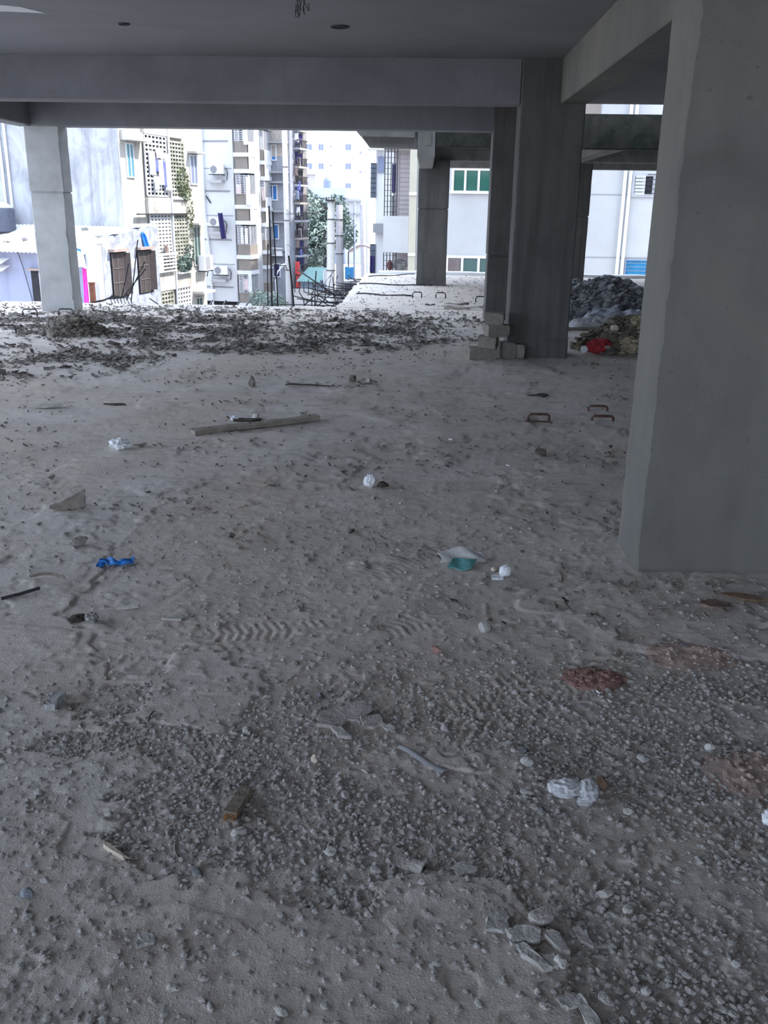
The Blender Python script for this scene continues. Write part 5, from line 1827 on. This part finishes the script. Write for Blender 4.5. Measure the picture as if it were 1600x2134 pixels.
loop((0.91, 6.927), .16, .045, .0, 'rusty steel loop left of the other two before the near column', None, .010)
loop((0.899, 6.827), .20, .012, .0, 'low rusty bar lying flat just in front of the left rusty loop', None, .006)
loop((1.425, 7.278), .15, .04, .0, 'rear rusty steel loop of the pair beside the near column', None, .010)
loop((1.4, 6.93), .16, .04, .0, 'front rusty steel loop of the pair beside the near column', None, .011)
loop((-5.535, 12.803), .20, .10, .05, 'thin steel loop in the slab below the lone left column', M['steel'], .009)
loop((-5.031, 12.83), .20, .10, .1, 'thin steel loop in the slab right below the left column edge, near rubble mound', M['steel'], .009)
loop((-5.08, 11.034), .22, .10, .05, 'thin steel loop by the left edge, left of the rubble mound', M['steel'], .009)
loop((-0.119, 16.483), .16, .10, .0, 'left thin steel loop on the far slab before the distant column', M['steel'], .010)
loop((0.299, 16.565), .17, .10, .0, 'right thin steel loop on the far slab before the distant column', M['steel'], .010)
loop((0.99, 16.016), .20, .10, .0, 'thin steel loop on far slab touching the half hidden column edge', M['steel'], .010)

# strips and rods lying on the far slab
def rod(a, b, r, mat, name, label, cat, lift=.0, group=None, n=6):
    L2 = math.hypot(b[0] - a[0], b[1] - a[1])
    m2 = MB()
    m2.tube([((t - .5) * L2, .012 * math.sin(t * 5), r + lift + .01 * math.sin(t * 9)) for t in np.linspace(0, 1, 8)], r, n)
    v = np.array([tuple(p) for p in m2.v])
    me = mesh_of(name, v.tolist(), m2.f, True)
    me.materials.append(mat)
    o = bpy.data.objects.new(name, me)
    cx, cy = (a[0] + b[0]) / 2, (a[1] + b[1]) / 2
    o.location = (cx, cy, max(hz(*a), hz(*b), hz(cx, cy)))
    o.rotation_euler = (0, 0, math.atan2(b[1] - a[1], b[0] - a[0]))
    COL.objects.link(o)
    return tag(o, label, cat, group)


rod((-1.342, 19.229), (0.16, 19.088), .014, M['steel'], 'iron_rod', 'dark rod on the far slab reaching the distant column base', 'rod')
rod((-1.237, 16.992), (-0.216, 16.733), .014, M['steel'], 'iron_rod', 'dark rod on the far slab nearer than the other one', 'rod')
rod((-1.265, 21.252), (-0.254, 22.269), .012, M['steel'], 'iron_rod', 'farthest dark rod on the far slab, left of distant column', 'rod')
m2 = MB()
for (pa, pb, pr, nm, lb, mt) in (((0.291, 15.028), (0.947, 14.858), .05, 'bamboo_pole', 'pale bamboo pole on the far slab left of half hidden column', plain('bamboo', (.50, .46, .42), .8, .15, 10, .3)),
                                 ((0.333, 15.184), (0.734, 15.41), .045, 'bamboo_pole', 'short dark topped pole lying behind the pale bamboo pole', M['wood']),
                                 ((0.325, 14.745), (0.725, 14.677), .03, 'bamboo_pole', 'grey flat pole lying in front of the pale bamboo pole', M['wood']),
                                 ((0.027, 15.279), (0.185, 15.308), .025, 'wood_scrap', 'short black stick left of the pale bamboo pole', M['bark'])):
    rod(pa, pb, pr * .5, mt, nm, lb, 'pole')

# ------------------------------------------------------------------ brick stack beside the streaked column
def brick(c, size, rz, z, label, seed):
    v, f = ICO[3]
    v = np.clip(v * 1.7, -1, 1)
    # corner rounding and chipped faces
    n = np.array([mnoise.noise(Vector(p * 2.3 + seed * 3.7)) for p in v])
    m_ = np.array([mnoise.noise(Vector(p * 6 + seed * 1.3)) for p in v])
    v = v * (1 - .06 * np.maximum(0, n)[:, None] - .05 * np.maximum(0, m_)[:, None])
    v = v * np.array(size) / 2
    return single('brick', v, f, M['brick'], c[0], c[1], rz, label, 'brick', None, (0, 0), 0, False, z)


bx, by = (0.662, 9.82)
B = (.24, .22, .125)
b0 = hz(bx, by) - .004
brick((bx - .02, by + .02), (.30, .19, .125), .12, b0, 'bottom brick of the stack left of the streaked column', 1)
brick((bx + .04, by + .04), (.20, .20, .125), -.25, b0 + .12, 'second brick from the bottom of the stack', 2)
brick((bx + .12, by + .05), (.24, .17, .125), .30, b0 + .24, 'third brick from the bottom of the stack, light end facing left', 3)
brick((bx + .10, by + .07), (.20, .16, .125), -.15, b0 + .36, 'topmost chipped brick of the stack', 4)
brick((bx + .245, by + .14), (.16, .20, .17), .25, b0, 'dark brick leaning between the stack and the streaked column', 5)
brick((bx + .385, by + .16), (.14, .18, .15), -.2, b0, 'brick nearest the streaked column at the foot of the stack', 6)
v, f = rock_v(77, (.04, .03, .03), 6, 2, .1)
single('pebble', v, f, M['stone_pale'], *(0.789, 9.87), .3, 'pale pebble at the foot of the brick stack', 'stone')

# ------------------------------------------------------------------ heaps of rubble
def heap(name, c, rx, ry, h, n, mats, label, seed, size, flat=.5, kind='thing', cat='rubble', skew=0.0):
    r = np.random.default_rng(seed)
    nu, nv = 44, 34

    def hh(a, b):
        d = a * a + b * b
        return max(0.0, 1 - d) ** .8

    t = thing(name, label, cat, (c[0], c[1], 0))
    if kind != 'thing':
        t['kind'] = kind
    gv = []
    for j in range(nv + 1):
        for i in range(nu + 1):
            a, b = i / nu * 2 - 1, j / nv * 2 - 1
            x, y = c[0] + a * rx, c[1] + b * ry
            k = float(fbm(np.array([x * 4]), np.array([y * 4]), seed, 4)[0])
            z = hz(x, y) - .01 + h * hh(a - skew * (1 - abs(a)), b) * (.55 + .9 * k)
            if a * a + b * b >= .98:
                z = hz(x, y) - .03
            gv.append((x, y, z))
    W = nu + 1
    m0 = MB().add(gv, [(j * W + i, j * W + i + 1, (j + 1) * W + i + 1, (j + 1) * W + i) for j in range(nv) for i in range(nu)])
    m0.smooth = True
    m0.build('dust_core', mats[0], t)
    bins = [MB() for _ in mats]
    for k in range(n):
        th = r.uniform(0, 6.283)
        q = math.sqrt(r.uniform(0, 1))
        a, b = q * math.cos(th), q * math.sin(th)
        x, y = c[0] + rx * a, c[1] + ry * b
        s = r.uniform(*size) * (1 if r.random() < .85 else 1.7)
        kk = float(fbm(np.array([x * 4]), np.array([y * 4]), seed, 4)[0])
        z = hz(x, y) + h * hh(a - skew * (1 - abs(a)), b) * (.55 + .9 * kk)
        v, f = rock_v(int(r.integers(1, 80)), (s * r.uniform(.9, 1.8), s, s * r.uniform(flat * .6, flat * 1.3)), 7, 1, 0)
        R = (Matrix.Rotation(r.uniform(0, 6.28), 3, 'Z') @ Matrix.Rotation(r.uniform(-.7, .7), 3, 'X') @ Matrix.Rotation(r.uniform(-.6, .6), 3, 'Y'))
        v = v @ np.array(R).T + np.array([x, y, z])
        bins[int(r.integers(0, len(mats)))].add(v.tolist(), f.tolist())
    for mt, b_ in zip(mats, bins):
        o = b_.build('rubble_lumps', mt, t)
        o['kind'] = 'stuff'
    return t


heap('rubble_heap', (-4.261, 11.072), .42, .32, .21, 500, [M['litter'], M['rubble_brown']], 'small brown rubble mound near the lone left column', 41, (.02, .07))
v, f = slab_v([(-.05, -.09), (.04, -.08), (.05, .07), (-.02, .10)], .02, 9, .004)
single('tile_scrap', v, f, M['brick'], *(-4.295, 11.246), .3, 'pale tile scrap stuck on the front of the brown rubble mound', 'tile', None, (.9, .2), .0, False, .05)
heap('rubble_heap', (2.66, 14.2), 1.05, .9, .50, 1500, [M['rubble'], plain('slate rubble', (.11, .115, .125), .9, .4, 14, .5), M['rubble']], 'tall dark grey rubble heap behind the grey sacks at right', 42, (.03, .11), .6, 'thing', 'rubble', -.1)
heap('rubble_heap', (2.55, 10.75), .80, .55, .34, 800, [M['rubble_brown'], M['litter'], plain('olive rubble', (.15, .135, .10), .92, .4, 10, .5)], 'brown rubble heap with rags, nearest heap behind the near column', 43, (.03, .10), .5, 'thing', 'rubble', .15)
# grey sacks between the heaps
def sack(c, lx, ly, h, rz, label, seed, mat):
    n1, n2 = 40, 26
    m2 = MB()

    def fn(a, b):
        u, w = a * 2 - 1, b * 2 - 1
        e = max(0, 1 - abs(u) ** 4) * max(0, 1 - abs(w) ** 4)
        k = mnoise.noise(Vector((u * 2.5 + seed, w * 2.5, 1))) + .6 * (1 - abs(mnoise.noise(Vector((u * 3 + seed, w * 6, 5)))) * 2)
        return (u * lx + .05 * mnoise.noise(Vector((w * 2, seed, 0))), w * ly + .05 * mnoise.noise(Vector((u * 2, 7, seed))), max(.0, h * e ** .6 * (.55 + .45 * k)) + .008)
    m2.sheet(fn, n1, n2, .006)
    return single('cement_sack', np.array([tuple(p) for p in m2.v]), m2.f, mat, c[0], c[1], rz, label, 'sack', None, (0, 0), 0, True)


sack((2.42, 12.75), .42, .30, .17, -.08, 'grey crumpled sack lying at the foot of the tall rubble heap', 2, M['sack'])
sack((2.72, 13.15), .48, .22, .26, -.12, 'folded grey sack leaning on the front of the tall rubble heap', 9, plain('blue grey sack', (.36, .38, .43), .8, .15, 30, .4))
sack((3.15, 12.6), .40, .30, .18, .1, 'grey sack at right end of the sacks, half behind the near column', 15, M['sack'])
v, f = crumple_v(61, (.34, .22, .18), .5, 5, 1.4)
t = thing('red_bag', 'red plastic bag with a white end at the left foot of brown heap', 'bag', (1.97, 10.35, hz(1.97, 10.35)))
MB().add((v @ np.array([[.93, .36, 0], [-.36, .93, 0], [0, 0, 1]]) + np.array([1.98, 10.36, hz(1.98, 10.36) + .085])).tolist(), f).build('bag_body', M['red'], t)
v, f = crumple_v(62, (.09, .08, .085), .5, 4, 1.6)
o = MB().add((v + np.array([1.80, 10.28, hz(1.8, 10.28) + .05])).tolist(), f).build('white_end', M['tape'], t)
o['label'] = 'white end'
for k, (cx, cy, sx, sy, sz, lab) in enumerate(((2.33, 10.30, .32, .22, .20, 'left khaki crumpled cement bag on front of the brown heap'), (2.70, 10.28, .30, .22, .22, 'right khaki crumpled cement bag on front of the brown heap'),
                                              (2.45, 10.62, .34, .22, .22, 'khaki rag folded on top of the brown heap'))):
    v, f = crumple_v(70 + k, (sx, sy, sz), .6, 5, 1.5)
    single('cement_bag', v, f, M['sack_brown'], cx, cy, k * .7, lab, 'bag', None, (0, .2 * k), .0, False, hz(cx, cy) + (.02 if k < 2 else .18))
m2 = MB()
m2.tube([(1.80, 11.75, .10), (2.10, 11.45, .15), (2.42, 11.1, .24)], .022, 7)
tag(m2.build('bent_stick', M['bark'], None, None, (2.1, 11.4, .1)), 'dark stick slanting into the back of the brown heap', 'stick')
v, f = crumple_v(66, (.10, .08, .08), .4, 4)
single('stone_lump', v, f, M['stone_cream'], 2.17, 10.55, 0, 'pinkish lump above the red plastic bag on brown heap', 'stone', None, (0, 0), 0, False, .23)

# ------------------------------------------------------------------ dry mud flakes and gravel
def flake_field(name, label, mat, pts, size, seed):
    r = np.random.default_rng(seed)
    n = len(pts)
    L = r.uniform(*size, n) * np.where(r.random(n) < .1, 1.7, 1)
    W = L * r.uniform(.25, .6, n)
    a = r.uniform(0, 6.283, n)
    curl = r.uniform(.02, .28, n) * L
    tilt = r.normal(0, .22, n)
    X, Y = pts[:, 0], pts[:, 1]
    Z = hfun(X, Y)
    # 3 x 2 points on top and on the underside: a bent chip with thickness
    U = np.array([-1, 0, 1, -1, 0, 1], float)
    Wd = np.array([-1, -1, -1, 1, 1, 1], float)
    V = []
    for th in (0.0, 1.0):
        lx = U[None, :] * L[:, None] / 2
        ly = Wd[None, :] * W[:, None] / 2
        lz = curl[:, None] * (np.abs(U)[None, :]) * .6 + ly * tilt[:, None] * 1.5 + lx * tilt[::-1][:, None] + np.abs(tilt)[:, None] * W[:, None] + th * .006 + .002
        x = X[:, None] + lx * np.cos(a)[:, None] - ly * np.sin(a)[:, None]
        y = Y[:, None] + lx * np.sin(a)[:, None] + ly * np.cos(a)[:, None]
        V.append(np.stack([x, y, Z[:, None] + lz], 2))
    V = np.concatenate(V, 1).reshape(-1, 3)
    q = np.array([[6, 7, 10, 9], [7, 8, 11, 10], [0, 3, 4, 1], [1, 4, 5, 2], [0, 1, 7, 6], [1, 2, 8, 7], [3, 9, 10, 4], [4, 10, 11, 5], [0, 6, 9, 3], [2, 5, 11, 8]])
    F = (np.arange(n)[:, None, None] * 12 + q[None]).reshape(-1, 4)
    c = V.mean(0)
    c[2] = 0
    me = mesh_of(name, (V - c).tolist(), F.tolist())
    me.materials.append(mat)
    o = bpy.data.objects.new(name, me)
    o.location = c
    COL.objects.link(o)
    return tag(o, label, 'litter', None, 'stuff')


def scatter(n, x0, x1, y0, y1, dens, seed):
    r = np.random.default_rng(seed)
    X = r.uniform(x0, x1, n)
    Y = r.uniform(y0, y1, n)
    k = r.random(n) < dens(X, Y)
    return np.stack([X[k], Y[k]], 1)


def off_things(P):
    k = np.ones(len(P), bool)
    for (a, b, c, d) in ((.86, 1.7, 9.9, 10.5), (.8, 1.6, 13.3, 13.9), (-5.7, -5.1, 13.4, 13.9), (.9, 1.7, 3.8, 4.3), (.3, .95, 9.7, 10.2)):
        k &= ~((P[:, 0] > a) & (P[:, 0] < b) & (P[:, 1] > c) & (P[:, 1] < d))
    return P[k]


P = off_things(scatter(30000, -6.7, 1.0, 7.9, 14.5, litter_density, 1))
flake_field('mud_flakes', 'dark dry mud flakes and leaf litter spread over the middle of the floor', M['litter'], P, (.02, .075), 2)
P = off_things(scatter(3600, -6.7, 1.0, 7.9, 14.5, litter_density, 3))
flake_field('pale_flakes', 'pale dry flakes mixed into the dark litter in the middle distance', M['litter_pale'], P, (.02, .07), 4)


def crumb_density(X, Y):
    g = sstep(.5, .68, fbm(X * 1.4, Y * 2.2, 71, 4))
    far = sstep(12, 14, Y) * .25
    return np.clip(.05 + .55 * g + far, 0, 1)


P = off_things(scatter(22000, -6.6, 3.0, 3.0, 14.5, crumb_density, 5))
flake_field('soil_crumbs', 'dark soil crumbs scattered over the bare floor', M['litter'], P, (.007, .03), 6)
P = off_things(scatter(1500, -1.3, 3.5, 14.8, 22.0, lambda X, Y: np.full(len(X), .5), 8))
flake_field('soil_crumbs', 'dark crumbs scattered over the far slab', M['litter'], P, (.012, .035), 7)


def gravel_field(name, label, mat, pts, smin, smax, seed, sub=1):
    r = np.random.default_rng(seed)
    n = len(pts)
    kinds = [rock_v(500 + i, (2, 2, 2), 7, sub, .12) for i in range(10)]
    nv = len(kinds[0][0])
    K = np.stack([k[0] for k in kinds])
    pick = r.integers(0, 10, n)
    s = smin + (smax - smin) * r.random(n) ** 2.6
    sc = np.stack([s * r.uniform(.8, 1.5, n), s * r.uniform(.7, 1.1, n), s * r.uniform(.45, .85, n)], 1) / 2
    v = K[pick] * sc[:, None, :]
    a = r.uniform(0, 6.283, n)
    ca, sa = np.cos(a)[:, None], np.sin(a)[:, None]
    x = v[:, :, 0] * ca - v[:, :, 1] * sa + pts[:, 0][:, None]
    y = v[:, :, 0] * sa + v[:, :, 1] * ca + pts[:, 1][:, None]
    z = v[:, :, 2] + hfun(pts[:, 0], pts[:, 1])[:, None] + sc[:, 2][:, None] * .45
    V = np.stack([x, y, z], 2).reshape(-1, 3)
    F = (np.arange(n)[:, None, None] * nv + kinds[0][1][None]).reshape(-1, 3)
    c = V.mean(0)
    c[2] = 0
    me = mesh_of(name, (V - c).tolist(), F.tolist(), False)
    me.materials.append(mat)
    o = bpy.data.objects.new(name, me)
    o.location = c
    COL.objects.link(o)
    return tag(o, label, 'gravel', None, 'stuff')


def near_density(X, Y):
    vis = (np.abs(X - .06 * Y) < .78 * (Y + .3))
    m = fbm(X * 1.15 + 7, Y * 1.5, 21, 5, 2.2, .55)          # bare crusts carry little
    g = sstep(.40, .58, fbm(X * 1.6, Y * 1.6, 81, 4))
    d = (.18 + .82 * g) * (1 - .75 * sstep(.515, .54, m))
    fall = .10 + .90 * (1 - sstep(2.35, 3.15, Y + .5 * (fbm(X * 1.2, Y * 1.2, 88, 3) - .5) - .25 * np.clip(X, -1, 2)))
    return np.clip(d * vis * fall * np.clip(3.2 / (Y + .6) - .28, .04, 1), 0, 1)


P = off_things(scatter(330000, -3.6, 3.7, 1.15, 5.2, near_density, 9))
print('gravel', len(P))
gravel_field('gravel', 'fine grey gravel strewn over the near floor', M['gravel'], P, .0035, .019, 10)
P = off_things(scatter(5200, -1.0, 3.2, 2.6, 6.0, lambda X, Y: np.clip(blob(X, Y, 1.6, 3.4, 1.2, .7) + .12, 0, 1), 12))
gravel_field('gravel', 'brownish gravel strewn at the foot of the near column', plain('brown gravel', (.34, .30, .27), .9, .35, 55, .3), P, .005, .026, 13)
# loose stones one could pick up
kinds = []
for i in range(9):
    v, f = rock_v(700 + i, (2, 2, 2), 8, 2, .12)
    me = mesh_of('loose_stone', (v / 2).tolist(), f.tolist())
    me.materials.append((M['stone'], M['stone'], M['chunk'], M['stone'], M['stone_pale'], M['stone'], M['chunk'], M['rubble'], M['stone'])[i])
    kinds.append(me)
P = off_things(scatter(900, -2.6, 2.6, 1.35, 5.5, lambda X, Y: near_density(X, Y) * .9, 15))[:190]
for k, (x, y) in enumerate(P):
    o = bpy.data.objects.new('loose_stone', kinds[k % 9])
    s = RNG.uniform(.015, .034)
    o.scale = (s * RNG.uniform(.9, 1.5), s, s * RNG.uniform(.45, .8))
    o.rotation_euler = (0, 0, RNG.uniform(0, 6.28))
    o.location = (x, y, hz(x, y) + s * .14)
    COL.objects.link(o)
    tag(o, 'small loose grey stone lying among the gravel of the near floor', 'stone', 'loose stones in the gravel')
